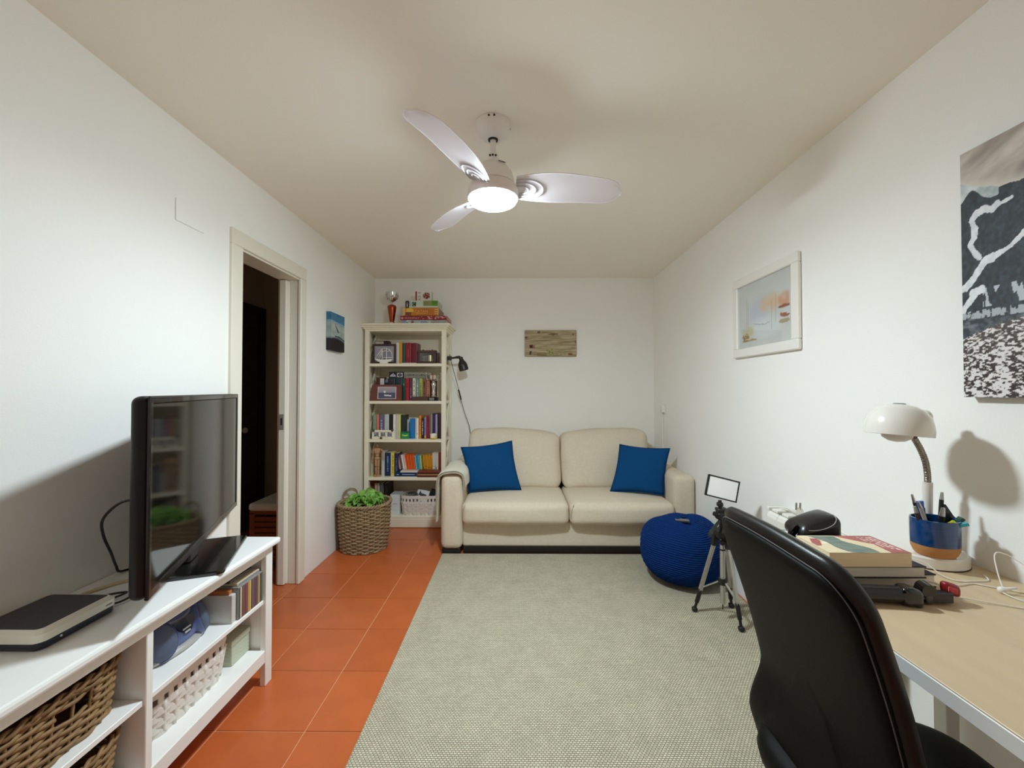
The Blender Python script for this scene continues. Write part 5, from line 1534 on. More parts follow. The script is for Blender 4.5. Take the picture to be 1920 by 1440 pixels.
# painted wooden board
wd = thing('wooden_board', 'weathered wooden board with a small painted street scene on the back wall', 'wall art', (.3415, YB, 1.594))
b = B(); box(b, -.2565, .2565, -.022, -.001, 0, .261, bev=.003, seg=1); obj('plank', b, mat('weathered_plank', '8a7a5e', .8, var=.2, stretch=(2, 2, 22), bump=.3, bscale=60), wd)
def board(u, v):
    g = fbm(u*5, v*34+2*fbm(u*3, v*3, 4), 1, 5); c = mixc(hx('7e6c4c'), hx('bdae8e'), g*1.6-.15)
    for kx, ky, rx, ry in ((.27, .93, .03, .05), (.55, .85, .10, .03), (.94, .84, .018, .02), (.985, .55, .012, .06), (.02, .72, .03, .04)):
        if ((u-kx)/rx)**2+((v-ky)/ry)**2 < 1: c = mixc(c, hx('4e4028'), .75)
    if .09 < u < .15 and .31 < v < .43: c = hx('4a1e14')
    if .15 < u < .20 and .30 < v < .42: c = mixc(c, hx('8a4a38'), .6)
    if .09 < u < .23 and .19 < v < .29: c = mixc(hx('b9a898'), c, .3)
    if .085 < u < .135 and .05 < v < .18 and u < .135-.03*(.18-v)*6: c = hx('4a3018')
    if .24 < u < .44 and abs(v-.155) < .010: c = hx('c8bc98')
    if .24 < u < .60 and .16 < v < .42: c = mixc(c, hx('b5aa80'), .35*vn(u*60, v*40))
    if .42 < u < .55 and .03 < v < .25+.05*vn(u*30, 1): c = mixc(c, hx('a3a860') if vn(u*40, v*30) > .45 else hx('6a7040'), .75)
    if .55 < u < .80 and .03 < v < .16: c = mixc(c, hx('8c8c50'), .6*vn(u*30, v*20)+.2)
    if .84 < u < .92 and .03 < v < .12: c = mixc(c, hx('7a3c14'), .7)
    if .24 < u < .42 and v < .13: c = mixc(c, hx('6a4f28'), .5)
    return c
printed('painting', wd, board, lambda u, v: (-.254+.508*u, -.0228, .003+.255*v), 110, 56, .75)

# blank cover plate, wall socket with conduit
b = B(); box(b, XL+.0006, XL+.0045, 1.722, 1.883, 1.963, 2.056, bev=.002)
o = obj('cover_plate', b, m_wall, world=True, loc=(XL, 1.80, 1.96)); tag(o, 'rectangular wall coloured junction cover plate high on the left wall', 'cover plate')
m_plw = mat('white_socket_plastic', 'eceae4', .35)
sk = thing('wall_socket', 'small white surface mounted socket near the back right corner with a conduit', 'socket', (XR, 3.90, 1.045), -PI/2)
b = B(); box(b, -.042, .042, -.012, -.001, .0, .083, bev=.003); obj('back_box', b, m_plw, sk)
b = B(); box(b, -.036, .036, -.034, -.011, .006, .077, bev=.005); obj('socket_body', b, m_plw, sk)
b = B(); lathe(b, [(.020, 0), (.020, .002), (.017, .002)], 20, Matrix.Translation((0, -.034, .042)) @ Matrix.Rotation(PI/2, 4, 'X')); obj('socket_face', b, m_plw, sk, smooth=40)
b = B(); box(b, -.046, -.032, -.012, -.001, -.50, .0, bev=.002); obj('conduit', b, m_plw, sk)

# ------------------------------------------------------------------ radiator with a loose plug on top
m_rad = mat('radiator_white', 'e9e7df', .35, coat=.15)
ra = thing('radiator', 'white ribbed electric panel radiator on the right wall behind the chair', 'radiator', (XR, 1.835, .12))
zt = .545
RX0 = -.105
for i in range(8):
    y = .275-.08*i
    r0 = y-.0385; r1 = y+.0385
    b = B()
    pr = [(RX0, .02), (RX0, zt-.045), (RX0+.006, zt-.028), (RX0+.018, zt-.016), (RX0+.018, .006), (RX0+.01, .004)]
    prism(b, pr, r0, r1, 'Y')
    fin = obj('radiator_fin', b, m_rad, ra)
    bv = fin.modifiers.new('bevel', 'BEVEL'); bv.width = .003; bv.segments = 1
    b = B(); box(b, RX0+.017, -.03, y-.012, y+.012, .02, zt-.02, bev=.002); obj('fin_core', b, m_rad, fin)
    b = B(); box(b, RX0+.016, -.03, r0+.016, r1-.016, zt-.018, zt-.004, bev=.003); obj('top_rib', b, m_rad, fin)
b = B(); box(b, -.040, -.022, -.33, .315, .01, zt-.002, bev=.002); obj('back_plate', b, m_rad, ra)
b = B(); box(b, RX0+.01, -.022, .314, .328, .0, zt-.001, bev=.003); obj('end_cap', b, m_rad, ra)
for z in (.06, zt-.08):
    b = B(); cyl(b, (-.065, -.325, z), (-.065, .31, z), .016, 12); obj('manifold_pipe', b, m_rad, ra, smooth=40)
for y in (.2, -.2):
    b = B(); box(b, -.03, -.001, y-.015, y+.015, zt-.2, zt-.1); obj('wall_bracket', b, m_rad, ra)
pg = thing('power_plug', 'white mains plug lying on top of the radiator', 'plug', (1.322, 2.01, .6655))
b = B(); tube(b, [(0, .05, .016), (0, .02, .018), (0, -.012, .02), (0, -.02, .02)], lambda t: (.009, .014, .018)[min(2, int(t*3))], 10); obj('plug_body', b, m_plw, pg, smooth=50)
b = B(); cyl(b, (0, -.018, .02), (0, -.026, .02), .019, 16); obj('plug_face', b, m_plw, pg, smooth=40)
for s in (-1, 1):
    b = B(); cyl(b, (-.004+s*.009, -.022, .028), (-.006+s*.009, -.028, .062), .0042, 8); obj('pin', b, m_steel, pg, smooth=40)
b = B(); tube(b, smooth_path([(0, .045, .016), (-.015, .10, .008), (.005, .02, .006), (.012, -.10, .008), (.01, -.25, .006), (.018, -.32, .0)], 6), .0035, 6); obj('plug_cord', b, m_cable_w, pg, smooth=True)

# ------------------------------------------------------------------ blue knitted pouf with a phone
m_pouf = mat('royal_blue_knit', '0e2f66', .95, var=.14, vscale=60, spec=.1)
pf = thing('knitted_pouf', 'round royal blue knitted pouf in front of the right end of the sofa', 'pouf', (1.092, 2.80, .0112))
b = B()
R_, Hh = .262, .408
prof = []
NR = 64
for k in range(NR+1):
    t = k/NR
    a = -PI/2+PI*t
    e = 2.6
    r = R_*abs(math.cos(a))**(2/e); z = Hh/2+Hh/2*math.copysign(abs(math.sin(a))**(2/e), math.sin(a))
    prof.append((r, z))
# resample by arc length and add knitted ribs
L = [0]
for p, q in zip(prof, prof[1:]): L.append(L[-1]+math.hypot(q[0]-p[0], q[1]-p[1]))
NS, NA = 300, 96
rings = []
for k in range(1, NS):
    s = L[-1]*k/NS; i = max(j for j in range(len(L)) if L[j] <= s); f = (s-L[i])/(L[i+1]-L[i]) if i+1 < len(L) else 0
    r = prof[i][0]+(prof[min(i+1, NR)][0]-prof[i][0])*f; z = prof[i][1]+(prof[min(i+1, NR)][1]-prof[i][1])*f
    rib = .0030*math.cos(2*PI*k/5.2)
    ring = []
    for j in range(NA):
        th_ = 2*PI*j/NA
        lump = 1+.012*math.sin(3*th_+1)+.008*math.sin(7*th_+z*14)
        zz = z+(.008*math.sin(2*th_+.6)+.006*math.sin(5*th_))*(z/Hh)
        rr = r*lump+rib*(.3+.7*min(1, r/.2))*(1+.5*math.sin(th_*24+k*.8))
        ring.append(b.verts.new((rr*math.cos(th_), rr*math.sin(th_), max(0.0005, zz+(rib*.5 if z > Hh*.6 else 0)))))
    rings.append(ring)
for A, C in zip(rings, rings[1:]):
    for j in range(NA): l = (j+1) % NA; b.faces.new((A[j], A[l], C[l], C[j]))
b.faces.new(list(reversed(rings[0]))); b.faces.new(rings[-1])
obj('knit_cover', b, m_pouf, pf, smooth=True)
b = B(); lathe(b, [(.0, .4065), (.02, .4075), (.026, .411), (.02, .414), (0, .415)], 18); obj('gathered_button', b, m_pouf, pf, smooth=True)
ph = thing('phone', 'dark slate phone lying flat on top of the blue pouf', 'phone', (1.062, 2.715, .4175), -.25)
b = B(); prism(b, rrect(-.042, .042, -.026, .026, .008), 0, .008, 'Z'); obj('phone_body', b, mat('slate_phone', '2d3644', .3, coat=.3), ph)
b = B(); prism(b, rrect(-.039, .039, -.023, .023, .006), .0079, .0086, 'Z'); obj('phone_screen', b, mat('dark_blue_glass', '1a2536', .12, coat=.6), ph)

# ------------------------------------------------------------------ tripod with an LED panel
m_alu = mat('satin_aluminium', 'bdbab2', .32, .75)
m_blp = mat('black_tripod_plastic', '151414', .45)
tp_ = thing('tripod', 'silver and black camera tripod carrying a light panel beside the blue pouf', 'tripod', (1.12, 2.31, .0112))
hub = Vector((0, 0, .465))
feet = [Vector((-.118, .082, .013)), Vector((.040, -.112, .013)), Vector((.110, .126, .013))]
for f in feet:
    d = Vector((f.x, f.y, 0)).normalized()
    p0 = hub+d*.030+Vector((0, 0, -.02)); 
    q = p0.lerp(f, .74); q2 = p0.lerp(f, .9)
    b = B(); tube(b, [p0, q], 0, flat=(.020, .015)); lg_ = obj('leg', b, m_alu, tp_)
    b = B(); tube(b, [q.lerp(p0, .02), q2], .0115, 10); obj('leg_clamp', b, m_blp, lg_, smooth=40)
    b = B(); tube(b, [q2, f], .0075, 10); obj('lower_leg', b, m_blp, lg_, smooth=40)
    b = B(); softbox(b, (f.x, f.y, f.z+.001), (.03, .03, .026), .011, n=2); obj('rubber_foot', b, m_blp, lg_, smooth=True)
    b = B(); tube(b, [p0+Vector((0, 0, .03)), p0+(f-p0)*.12], 0, flat=(.03, .024)); obj('leg_joint', b, m_blp, lg_)
    e = p0.lerp(f, .70)
    b = B(); tube(b, [Vector((0, 0, .205))+d*.016, e], 0, flat=(.010, .006)); obj('spreader_arm', b, m_alu, tp_)
b = B(); cyl(b, (0, 0, .088), (0, 0, .47), .0135, 16); obj('centre_column', b, m_alu, tp_, smooth=40)
b = B(); cyl(b, (0, 0, .055), (0, 0, .09), .003, 8); obj('column_hook', b, m_blp, tp_, smooth=40)
b = B(); cyl(b, (0, 0, .19), (0, 0, .222), .022, 16); obj('spreader_collar', b, m_blp, tp_, smooth=40)
b = B(); cyl(b, (0, 0, .375), (0, 0, .381), .0165, 16); obj('column_ring', b, m_blp, tp_, smooth=40)
b = B(); lathe(b, [(.03, .44), (.038, .452), (.038, .478), (.026, .492), (.018, .50)], 20); obj('shoulder', b, m_blp, tp_, smooth=40)
b = B(); cyl(b, (-.012, -.02, .425), (-.02, -.04, .425), .012, 12); obj('crank_knob', b, m_blp, tp_, smooth=40)
b = B(); cyl(b, (0, 0, .495), (0, 0, .545), .016, 14); obj('head_stem', b, m_blp, tp_, smooth=40)
b = B(); softbox(b, (-.005, 0, .56), (.055, .05, .04), .012, n=3); obj('pan_head', b, m_blp, tp_, smooth=True)
b = B(); box(b, -.03, .025, -.024, .024, .585, .602, bev=.004); obj('quick_plate', b, m_blp, tp_)
b = B(); box(b, -.028, .010, -.02, .02, .572, .59, bev=.003); obj('tilt_clamp', b, m_blp, tp_)
b = B(); cyl(b, (-.035, -.01, .57), (-.05, -.012, .575), .012, 12); obj('lock_knob', b, m_blp, tp_, smooth=40)
b = B(); tube(b, smooth_path([(-.015, -.01, .54), (-.06, -.045, .515), (-.105, -.085, .49), (-.115, -.09, .486)], 4), lambda t: .007+.005*t, 10); obj('pan_handle', b, mat('dark_green_black_grip', '1a221f', .5), tp_, smooth=40)
lp_ = thing('light_panel', 'small tilted white LED light panel with a black frame on top of the tripod', 'light panel', (1.108, 2.305, .603))
Mp = Matrix.Translation((0, 0, .048)) @ Matrix.Rotation(-.10, 4, 'Z') @ Matrix.Rotation(.235, 4, 'Y') @ Matrix.Rotation(-.14, 4, 'X')
W_, H_ = .0835, .058
Mp = Mp @ Matrix.Translation((0, 0, H_+.012))
b = B(); box(b, -W_, W_, .002, .016, -H_, H_, bev=.003, M=Mp); obj('panel_body', b, m_blp, lp_)
for x0, x1, z0, z1 in ((-W_, W_, -H_, -H_+.007), (-W_, W_, H_-.007, H_), (-W_, -W_+.007, -H_, H_), (W_-.007, W_, -H_, H_)):
    b = B(); box(b, x0, x1, -.003, .004, z0, z1, M=Mp); obj('panel_frame', b, m_blp, lp_)
b = B(); box(b, -W_+.006, W_-.006, -.001, .003, -H_+.006, H_-.006, M=Mp); obj('diffuser', b, mat('white_acrylic_sheet', 'f3f3f2', .3), lp_)
b = B(); cyl(b, (0, .0, 0), (0, .004, .052), .009, 12); softbox(b, (0, .004, .030), (.03, .028, .024), .008, n=2); obj('ball_mount', b, m_blp, lp_, smooth=40)

# ------------------------------------------------------------------ desk
m_desk = mat('pale_birch_laminate', 'cdb794', .42, var=.07, vscale=3.0, stretch=(9, .9, 9))
m_desk_e = mat('white_melamine_edge', 'dcdcd8', .4)
dk = thing('desk', 'pale wood topped desk with white edge along the right wall', 'desk', (1.06, .75, 0))
DYa, DYb, DX0, DZT = .02, 1.475, .757, .73
b = B(); box(b, DX0+.002, XR-.002, DYa, DYb, DZT-.004, DZT, bev=.001); obj('desk_top', b, m_desk, dk, world=True)
b = B(); box(b, DX0, XR-.002, DYa-.001, DYb+.001, DZT-.034, DZT-.0035, bev=.001); obj('edge_board', b, m_desk_e, dk, world=True)
for x in (.87, 1.30):
    for y in (.10, 1.30):
        b = B(); box(b, x-.02, x+.02, y-.02, y+.02, .0115, DZT-.034, bev=.002); obj('leg', b, m_desk_e, dk, world=True)
b = B(); box(b, 1.29, 1.31, .12, 1.28, .62, DZT-.034); obj('rear_rail', b, m_desk_e, dk, world=True)

# ------------------------------------------------------------------ office chair
m_lea = mat('black_leather', '080705', .55, var=.1, bump=.12, bscale=420, spec=.14)
m_leb = mat('black_leather_rim', '0b0a0a', .36, bump=.08, bscale=420, spec=.4)
m_seam = mat('dark_grey_stitching', '55555a', .5)
ch = thing('office_chair', 'black leather office chair with its back to the camera at the desk', 'chair', (.80, .885, 0))
def o_back(w_t, w_b, h, r, n=9, bulge=0.0):
    """outline in (a: across, z): rounded top corners"""
    pts = []
    pts.append((-w_b/2, 0))
    for k in range(1, 26):
        t = k/26; pts.append((-(w_b+(w_t-w_b)*t)/2-bulge*math.sin(PI*t), t*(h-r)))
    for k in range(n+1):
        a = PI-PI/2*k/n; pts.append((-w_t/2+r+r*math.cos(a), h-r+r*math.sin(a)))
    for k in range(1, 7):
        t = k/7; pts.append(((-w_t/2+r)+(w_t-2*r)*t, h+.006*math.sin(PI*t)))
    for k in range(n+1):
        a = PI/2-PI/2*k/n; pts.append((w_t/2-r+r*math.cos(a), h-r+r*math.sin(a)))
    for k in range(1, 26):
        t = 1-k/26; pts.append(((w_b+(w_t-w_b)*t)/2+bulge*math.sin(PI*t), t*(h-r)))
    pts.append((w_b/2, 0))
    for k in range(1, 8): pts.append((w_b/2-w_b*k/8, 0))
    return pts
def chair_fn(zb, dx):
    def f(q):
        a, z, c = q
        zz = zb+z
        xr = .524+.30*(.955-zz)-.068*(lambda s_: s_*s_*(3-2*s_))(max(0, min(1, (.572-zz)/.15)))+.012*math.sin(PI*max(0, min(1, (zz-.5)/.45)))
        return Vector((xr+dx+c+.006*abs(a/.22)**2.5, .915+a, zz))
    return f
b = B(); slab(b, o_back(.436, .41, .60, .07), .036, 7, 4.0, chair_fn(.33, .0)); shell = obj('back_shell', b, m_lea, ch, smooth=True, world=True)
b = B(); slab(b, o_back(.452, .42, .545, .075), .066, 9, 3.0, chair_fn(.412, .022)); obj('back_pad', b, m_leb, ch, smooth=True, world=True)
ol = o_back(.438, .412, .602, .071)[1:-8]
f_ = chair_fn(.33, -.004)
b = B(); tube(b, [f_((a, z, 0)) for a, z in ol], .0011, 6); obj('seam_piping', b, m_seam, shell, smooth=True, world=True)
# seat
def seat_fn(q):
    a, d, c = q
    return Vector((.566+d, .878+a, .405+c-.02*(d/.45)**2+.012*abs(a/.22)**2))
so_ = rrect(-.205, .205, 0, .51, .10, 8)
b = B(); slab(b, so_, .115, 8, 3.0, seat_fn); obj('seat', b, m_lea, ch, smooth=True, world=True)
b = B(); slab(b, rrect(-.15, .15, .05, .36, .08, 6), .03, 4, 4, lambda q: Vector((.60+q[1], .885+q[0], .34+q[2]))); obj('seat_pan', b, m_blp, ch, smooth=True, world=True)
m_chr = mat('chrome_tube', 'c8c8c8', .15, 1.0)
b = B(); cyl(b, (.80, .885, .085), (.80, .885, .335), .025, 18); obj('gas_lift', b, m_chr, ch, smooth=40, world=True)
for k in range(5):
    a = 2*PI*k/5+.5
    e = Vector((.80+.27*math.cos(a), .885+.27*math.sin(a), .075))
    b = B(); tube(b, [(.80, .885, .105), e], lambda t: .022-.008*t, 8); lg_ = obj('base_leg', b, m_blp, ch, smooth=40, world=True)
    b = B(); t = Vector((-math.sin(a), math.cos(a), 0)); c0 = Vector((e.x, e.y, .0375))
    for s in (-1, 1): cyl(b, c0+t*s*.006, c0+t*s*.022, .0255, 14)
    cyl(b, c0, c0+Vector((0, 0, .04)), .007, 8)
    obj('caster', b, m_blp, lg_, smooth=40, world=True)

# ------------------------------------------------------------------ desk lamp with pen pot on its base
m_lw = mat('white_lamp_enamel', 'e8e4dc', .22, coat=.4)
dl = thing('desk_lamp', 'white gooseneck desk lamp with domed shade and round base', 'desk lamp', (1.262, 1.325, .73))
b = B(); lathe(b, [(.098, .001), (.101, .004), (.101, .030), (.097, .0345), (0, .0355)], 48); obj('base', b, m_lw, dl, smooth=40)
b = B(); lathe(b, [(.1015, .0), (.1022, .0015), (.1015, .003)], 48, cap=False); obj('base_foot_line', b, mat('dark_rubber', '3a352f', .7), dl, smooth=40)
b = B(); cyl(b, (.027, .015, .034), (.022, .005, .236), .0128, 18); obj('stem_sleeve', b, m_lw, dl, smooth=40)
neck = smooth_path([(.022, .005, .232), (.021, .004, .26), (.013, .002, .300), (-.004, 0, .340), (-.026, -.002, .376)], 16)
b = B(); tube(b, neck, lambda t: .0085+.0007*math.cos(t*150), 12); obj('gooseneck', b, mat('steel_gooseneck', '9a9388', .3, .9), dl, smooth=40)
Ms = Matrix.Translation((-.076, -.005, .383)) @ Matrix.Rotation(.09, 4, 'Y') @ Matrix.Rotation(-.03, 4, 'X')
b = B()
pr = [(.083, 0), (.0838, .014), (.082, .034), (.0755, .057), (.061, .077), (.04, .090), (.016, .0965), (0, .097)]
lathe(b, pr, 44, Ms, cap=False); lathe(b, [(.0815, 0), (.083, 0)], 44, Ms, cap=False); lathe(b, [(.0815, 0), (.080, .034), (.073, .056), (.04, .086), (0, .092)], 44, Ms, cap=False)
bmesh.ops.remove_doubles(b, verts=b.verts, dist=1e-6)
shd = obj('lamp_shade', b, m_lw, dl, smooth=45)
b = B(); lathe(b, [(.016, .0962), (.015, .0985), (0, .099)], 18, Ms); obj('shade_vent', b, mat('grey_vent', '6f6c66', .5), shd, smooth=40)
b = B(); cyl(b, (.058, 0, .058), (.086, 0, .068), .023, 20, .019)
bmesh.ops.transform(b, matrix=Ms, verts=b.verts); obj('switch_housing', b, m_lw, shd, smooth=40)
b = B(); lathe(b, [(0, -.022), (.02, -.019), (.036, -.008), (.04, .006), (.03, .03), (.014, .05), (.014, .07)], 28, Ms @ Matrix.Translation((-.004, 0, 0))); obj('bulb', b, mat('frosted_bulb', 'e3ded8', .3), dl, smooth=True)

m_glaze = mat('cobalt_blue_glaze', '0e3d70', .18, var=.2, vscale=14, stretch=(1, 1, 14), coat=.5)
m_terra = mat('bare_terracotta', 'b9824c', .75, var=.08, vscale=40)
po = thing('pen_pot', 'blue glazed ceramic pen pot with a bare clay foot on the lamp base', 'pen pot', (1.243, 1.268, .7662))
def pot_ring(r, z, n=40): return [(r*.80*math.copysign(abs(math.cos(2*PI*i/n))**.88, math.cos(2*PI*i/n)), r*.70*math.copysign(abs(math.sin(2*PI*i/n))**.88, math.sin(2*PI*i/n)), z) for i in range(n)]
def loft(rings, b):
    R = [[b.verts.new(p) for p in r] for r in rings]
    for A, C in zip(R, R[1:]):
        for i in range(len(A)): j = (i+1) % len(A); b.faces.new((A[i], A[j], C[j], C[i]))
    return R
b = B(); R = loft([pot_ring(.056, 0), pot_ring(.062, .006), pot_ring(.069, .020), pot_ring(.0705, .032)], b); b.faces.new(list(reversed(R[0]))); obj('clay_foot', b, m_terra, po, smooth=40)
b = B(); R = loft([pot_ring(.0706, .0315), pot_ring(.0713, .06), pot_ring(.0716, .100), pot_ring(.0705, .106), pot_ring(.066, .106), pot_ring(.065, .09), pot_ring(.064, .02), pot_ring(.05, .012)], b); b.faces.new(R[-1]); obj('glazed_body', b, m_glaze, po, smooth=45)
def stick(name, label, p, q, r, m, tipm=None, cat='pen', flat=None, tl=.15):
    p, q = Vector(p), Vector(q); base = W[po.name].translation; p.x *= .74; p.y *= .8; q.y *= .9
    t = thing(name, label, cat, base+p)
    d = q-p
    b = B()
    if flat: tube(b, [Vector((0, 0, 0)), d*(1-tl)], 0, flat=flat)
    else: cyl(b, (0, 0, 0), d*(1-tl), r, 10)
    obj('barrel', b, m, t, smooth=40)
    b = B()
    if flat: tube(b, [d*(1-tl), d], 0, flat=(flat[0]*.9, flat[1]*.8))
    else: cyl(b, d*(1-tl), d, r*.95, 10, r*.6)
    obj('cap_end', b, tipm or m, t, smooth=40)
    return t
m_pk = mat('black_pen_plastic', '141416', .35); m_sv = mat('silver_pen_metal', 'b9b7b3', .25, .9); m_bl = mat('bright_blue_plastic', '1a5cc0', .35); m_gy = mat('grey_pen_plastic', 'a7a39c', .4)
stick('pencil', 'black pencil with a silver end tilted left in the blue pen pot', (-.02, .01, .02), (-.074, -.010, .178), .0045, m_pk, m_sv, 'pencil')
stick('pen', 'grey slim pen tilted left in the blue pen pot below the black pencil', (-.012, -.012, .02), (-.070, -.028, .160), .0050, m_gy, m_sv, tl=.12)
stick('pen', 'brown capped pen leaning far left in the blue pen pot', (-.03, .0, .02), (-.067, -.01, .143), .0055, mat('plum_pen', '3c2a30', .4), m_gy)
stick('marker', 'bright blue flat marker standing in the blue pen pot', (-.03, .012, .02), (-.034, .010, .154), .01, m_bl, m_bl, 'marker', flat=(.008, .020))
stick('marker', 'black marker with a silver cap in the middle of the blue pen pot', (.0, -.012, .02), (.006, -.022, .142), .0075, m_pk, m_sv, 'marker', tl=.2)
stick('pencil', 'black pencil with a metal ferrule right of the lamp stem', (.03, .015, .02), (.043, .022, .178), .0055, m_pk, m_sv, 'pencil', tl=.14)
stick('highlighter', 'teal flat highlighter lying low at the pot front', (-.005, -.02, .082), (.048, -.052, .104), .008, mat('teal_plastic', '1f8f9c', .35), mat('light_teal', '2fa8b4', .35), 'highlighter', flat=(.020, .010), tl=.3)
stick('highlighter', 'yellow tipped light blue marker at the pot front', (.0, -.01, .06), (.0105, -.05, .110), .008, mat('sky_blue_plastic', '3f9fc0', .35), mat('yellow_plastic', 'd3d22f', .35), 'marker', tl=.35)
stick('marker', 'dark green flat marker at the right side of the pot', (.02, .0, .05), (.062, -.02, .112), .008, mat('deep_green_plastic', '174a3c', .35), None, 'marker', flat=(.024, .010))
cpp = thing('binder_clip', 'black clip sticking out on the right side of the pen pot', 'clip', W[po.name].translation+Vector((.026, .010, .06)))
b = B(); prism(b, [(0, -.03), (.012, .085), (.022, .07), (.034, .052), (.052, .036), (.046, .024), (.038, .026), (.02, -.03)], -.006, .006, 'Y'); obj('clip_body', b, m_pk, cpp)
b = B(); tube(b, [(.036+.006*math.cos(2*PI*i/14), -.008, .036+.006*math.sin(2*PI*i/14)) for i in range(14)], .0016, 5, closed=True); obj('clip_ring', b, m_sv, cpp, smooth=True)

# ------------------------------------------------------------------ books on the desk
def desk_book(label, x0, x1, y0, y1, z0, z1, c, pagec, ct=.0035, top=None, nx=90, ny=60, rotz=0.0):
    cx, cy = (x0+x1)/2, (y0+y1)/2
    r = thing('book', label, 'book', (cx, cy, z0), rotz)
    w, d, h = (x1-x0)/2, (y1-y0)/2, z1-z0
    cm = mat('cover_'+c, c, .45)
    b = B(); box(b, -w, w, -d, d, 0.0002, ct, bev=.0006); box(b, -w, w, -d, d, h-ct, h-.0002, bev=.0006); box(b, -w, w, d-ct, d, ct*.9, h-ct*.9); obj('cover', b, cm, r)
    b = B(); i_ = .003 if ct > .002 else .0006
    box(b, -w+i_, w-i_, -d+i_, d-ct, ct, h-ct); obj('pages', b, mat('page_'+pagec, pagec, .9, var=.1, vscale=20, stretch=(.4, .4, 90)), r)
    if top: printed('cover_print', r, top, lambda u, v: (-w+.0006+(2*w-.0012)*u, -d+.0006+(2*d-.0012)*v, h+.0002), nx, ny, .35)
    return r
desk_book('black hardcover book lowest in the desk stack', .80, 1.108, 1.128, 1.31, .7305, .7665, '171419', 'e8e2d6')
desk_book('dark hardcover book in the middle of the desk stack', .80, 1.056, 1.10, 1.275, .767, .7985, '1c171c', 'e4ddd0')
def cov(u, v):
    # u across (left to right), v from the near edge to the far edge
    cream, red, grn = hx('dfcda6'), hx('a23c38'), hx('4f6358')
    c = cream
    if u > .76+.05*v-.16*(v > .55)*(v-.55)*2 or (u > .60 and v > .62 and u > 1.18-.72*v+.12): c = red
    if u > .70+.30*(1-v)**1.5-.32*max(0, v-.35): c = red
    # green soldier like blot across the middle
    uc = .38-.16*(v-.5); w = .15+.035*math.sin(v*7)+.03*fbm(u*8, v*8)
    if abs(u-uc) < w and .0 < v < .97: c = mixc(hx('41564c'), hx('6f8070'), fbm(u*10, v*16, 3)*1.5-.25)
    if v < .25 and .34 < u < .50 and fbm(u*10, v*10, 5) > .45: c = hx('50655a')
    if .02 < u < .19 and .38 < v < .82 and u < .02+.36*(v-.36) + .05 and u > .02+.3*(v-.55): c = red
    if .16 < u < .23 and .52 < v < .60: c = hx('ece4d2')
    if c == red and u > .70:
        for k, (lo, hi) in enumerate(((.93, .965), (.875, .91), (.82, .85), (.765, .79))):
            uu = u-.0
            if lo < uu < hi and .12+.1*k < v < .93 and hsh(int(v*30), k, 3) > .22 and (v*30) % 1 < .8 and hsh(int(v*60), int(u*160)) > .2: c = hx('e6c9bc')
    return c
desk_book('thick paperback with a red, cream and green cover topmost in the desk stack', .803, 1.013, 1.093, 1.222, .799, .835, 'd8c8a6', 'ecd9b4', ct=.0012, top=cov, nx=130, ny=90)
def cov2(u, v):
    c = hx('e2dcca')
    if fbm(u*4, v*4, 8) > .52: c = hx('7f8f86')
    if u > .7 and v < .5: c = hx('8a3a34')
    return c
desk_book('pale booklet with a grey green cover under the black headphones behind the desk stack', .86, 1.075, 1.312, 1.46, .7305, .775, 'd9d2c2', 'd8d0bd', ct=.0012, top=cov2, nx=40, ny=30)
# headphones lying on that booklet
m_hp = mat('black_soft_vinyl', '131213', .32, bump=.05, bscale=300, coat=.2); m_hp2 = mat('black_gloss_shell', '0b0b0e', .12, coat=.6)
hpz = .7755
hp = thing('headphones', 'black folded headphones with a thin grey arc line lying behind the desk books', 'headphones', (.950, 1.37, hpz+.001))
hp.scale = (.82, 1, .84)
def hpd(p):
    return (p.x, p.y, p.z+.16*(p.x+.08)*.9 if p.z > 0 else p.z+.06*(p.x+.08))
b = B(); softbox(b, (.0, 0, .030), (.152, .11, .052), .024, (0, 0, .012), 8, deform=lambda p: (p.x, p.y*(1+.5*p.x), p.z*(1+2.2*(p.x+.03)) + .26*(p.x+.075)*(p.z > 0)*1.0)); obj('ear_cushion', b, m_hp, hp, smooth=True)
b = B(); softbox(b, (.012, -.01, .018), (.13, .095, .034), .014, n=5); obj('ear_shell', b, m_hp2, hp, smooth=True)
arc = smooth_path([(-.052, -.050, .048), (-.03, -.056, .050), (0, -.060, .058), (.03, -.062, .074), (.05, -.052, .090), (.058, -.03, .10)], 6)
b = B(); tube(b, arc, .0016, 5); obj('arc_line', b, mat('grey_line', '9a9590', .4), hp, smooth=True)
b = B(); tube(b, smooth_path([(-.066, -.02, .050), (-.082, -.02, .035), (-.092, -.02, .012), (-.094, -.02, -.040)], 5), 0, flat=(.030, .012), up=(0, 1, 0)); obj('headband', b, m_hp2, hp)
b = B(); tube(b, [(-.083, -.036, .032), (-.091, -.037, .022), (-.088, -.037, .014)], .0016, 5); obj('hinge_pin', b, m_sv, hp, smooth=True)
b = B()
for i in range(3): lathe(b, [(.004, 0), (.0035, .003)], 8, Matrix.Translation((-.048+.014*i, -.040, .050+.002*i)))
obj('buttons', b, mat('dark_grey_button', '4a4a4c', .4), hp, kind='stuff')

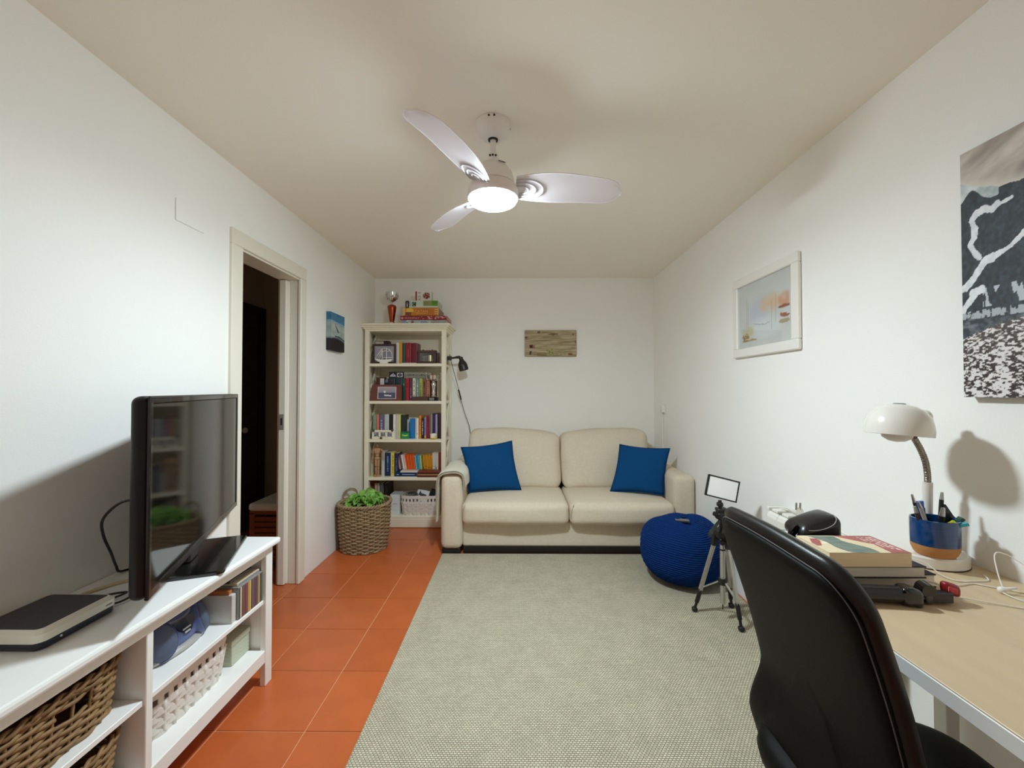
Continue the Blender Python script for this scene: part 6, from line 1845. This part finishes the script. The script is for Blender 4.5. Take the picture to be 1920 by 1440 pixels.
# ------------------------------------------------------------------ stabiliser grip, earphones
gp = thing('gimbal_grip', 'black phone stabiliser grip with a red tip lying on the desk before the books', 'gimbal', (.95, 1.045, .7305))
b = B(); tube(b, smooth_path([(-.20, .01, .022), (-.10, .008, .022), (-.02, .002, .022), (.008, .0, .022)], 6), lambda t: .020 if t < .92 else .0195, 16); obj('handle', b, m_hp, gp, smooth=40)
b = B(); softbox(b, (.006, -.002, .023), (.046, .044, .045), .012, n=4, M=Matrix.Rotation(-.12, 4, 'Z'), deform=lambda p: (p.x, p.y, p.z-.25*max(0, p.x))); obj('collar', b, m_hp2, gp, smooth=True)
b = B(); tube(b, [(.022, 0, .020), (.046, .002, .014)], .009, 10); obj('pivot_arm', b, m_hp2, gp, smooth=40)
b = B(); cyl(b, (.050, -.010, .034), (.054, .016, .036), .0155, 20); obj('motor', b, m_hp2, gp, smooth=40)
b = B(); softbox(b, (.052, .0, .013), (.022, .02, .024), .006, n=2); obj('motor_foot', b, m_hp2, gp, smooth=True)
b = B(); box(b, .056, .110, -.010, .012, .004, .030, bev=.003); obj('clamp_bar', b, m_hp, gp)
b = B(); softbox(b, (.121, .012, .031), (.038, .024, .030), .010, n=4, deform=lambda p: (p.x, p.y, p.z-.3*p.x)); obj('red_tip', b, mat('dark_red_rubber', '8c1620', .4), gp, smooth=True, label='red rubber clamp tip')
b = B(); softbox(b, (.117, .001, .032), (.022, .006, .014), .003, n=2, deform=lambda p: (p.x, p.y, p.z-.3*p.x)); obj('tip_pad', b, mat('coral_red', 'c0303c', .4), gp, smooth=True)

ep = thing('earphones', 'white wired earphones with cable loops spread over the right side of the desk', 'earphones', (1.2, 1.12, .7305))
def E(*p): return [(x-1.2, y-1.12, z) for x, y, z in p]
b = B(); tube(b, smooth_path(E((1.098, 1.075, .012), (1.088, 1.11, .02), (1.085, 1.15, .012), (1.09, 1.20, .02), (1.06, 1.235, .032), (1.115, 1.255, .030), (1.165, 1.225, .030), (1.185, 1.19, .006), (1.205, 1.165, .002), (1.25, 1.165, .002), (1.29, 1.17, .002), (1.31, 1.20, .004)), 8), .0016, 6); obj('cable_loop', b, m_cable_w, ep, smooth=True)
b = B(); tube(b, smooth_path(E((1.075, 1.245, .030), (1.035, 1.20, .010), (1.04, 1.165, .003), (1.085, 1.14, .003), (1.13, 1.135, .003), (1.18, 1.14, .003), (1.225, 1.15, .002), (1.25, 1.135, .002), (1.30, 1.10, .002), (1.345, 1.06, .003), (1.35, .98, .003)), 8), .0017, 6); obj('cable_loop', b, m_cable_w, ep, smooth=True)
b = B(); tube(b, smooth_path(E((1.105, 1.065, .006), (1.14, 1.05, .004), (1.19, 1.03, .002), (1.235, 1.005, .002), (1.27, .985, .002), (1.30, .93, .002)), 8), .0015, 6); obj('cable_loop', b, m_cable_w, ep, smooth=True)
b = B(); tube(b, smooth_path(E((1.248, 1.098, .012), (1.26, 1.12, .04), (1.285, 1.15, .075), (1.30, 1.15, .085), (1.325, 1.13, .07), (1.345, 1.08, .03), (1.34, 1.02, .004)), 8), .0015, 6); obj('cable_loop', b, m_cable_w, ep, smooth=True)
b = B(); tube(b, smooth_path(E((1.238, 1.09, .006), (1.245, 1.06, .003), (1.27, 1.03, .002), (1.30, 1.0, .002), (1.33, .95, .002)), 8), .0015, 6); obj('cable_loop', b, m_cable_w, ep, smooth=True)
b = B(); lathe(b, [(0, -.009), (.007, -.006), (.0085, 0), (.006, .007), (.004, .012), (.003, .03), (0, .031)], 14, Matrix.Translation((1.246-1.2, 1.10-1.12, .009)) @ Matrix.Rotation(1.25, 4, 'Y') @ Matrix.Rotation(.3, 4, 'X')); obj('earbud', b, m_plw, ep, smooth=True)
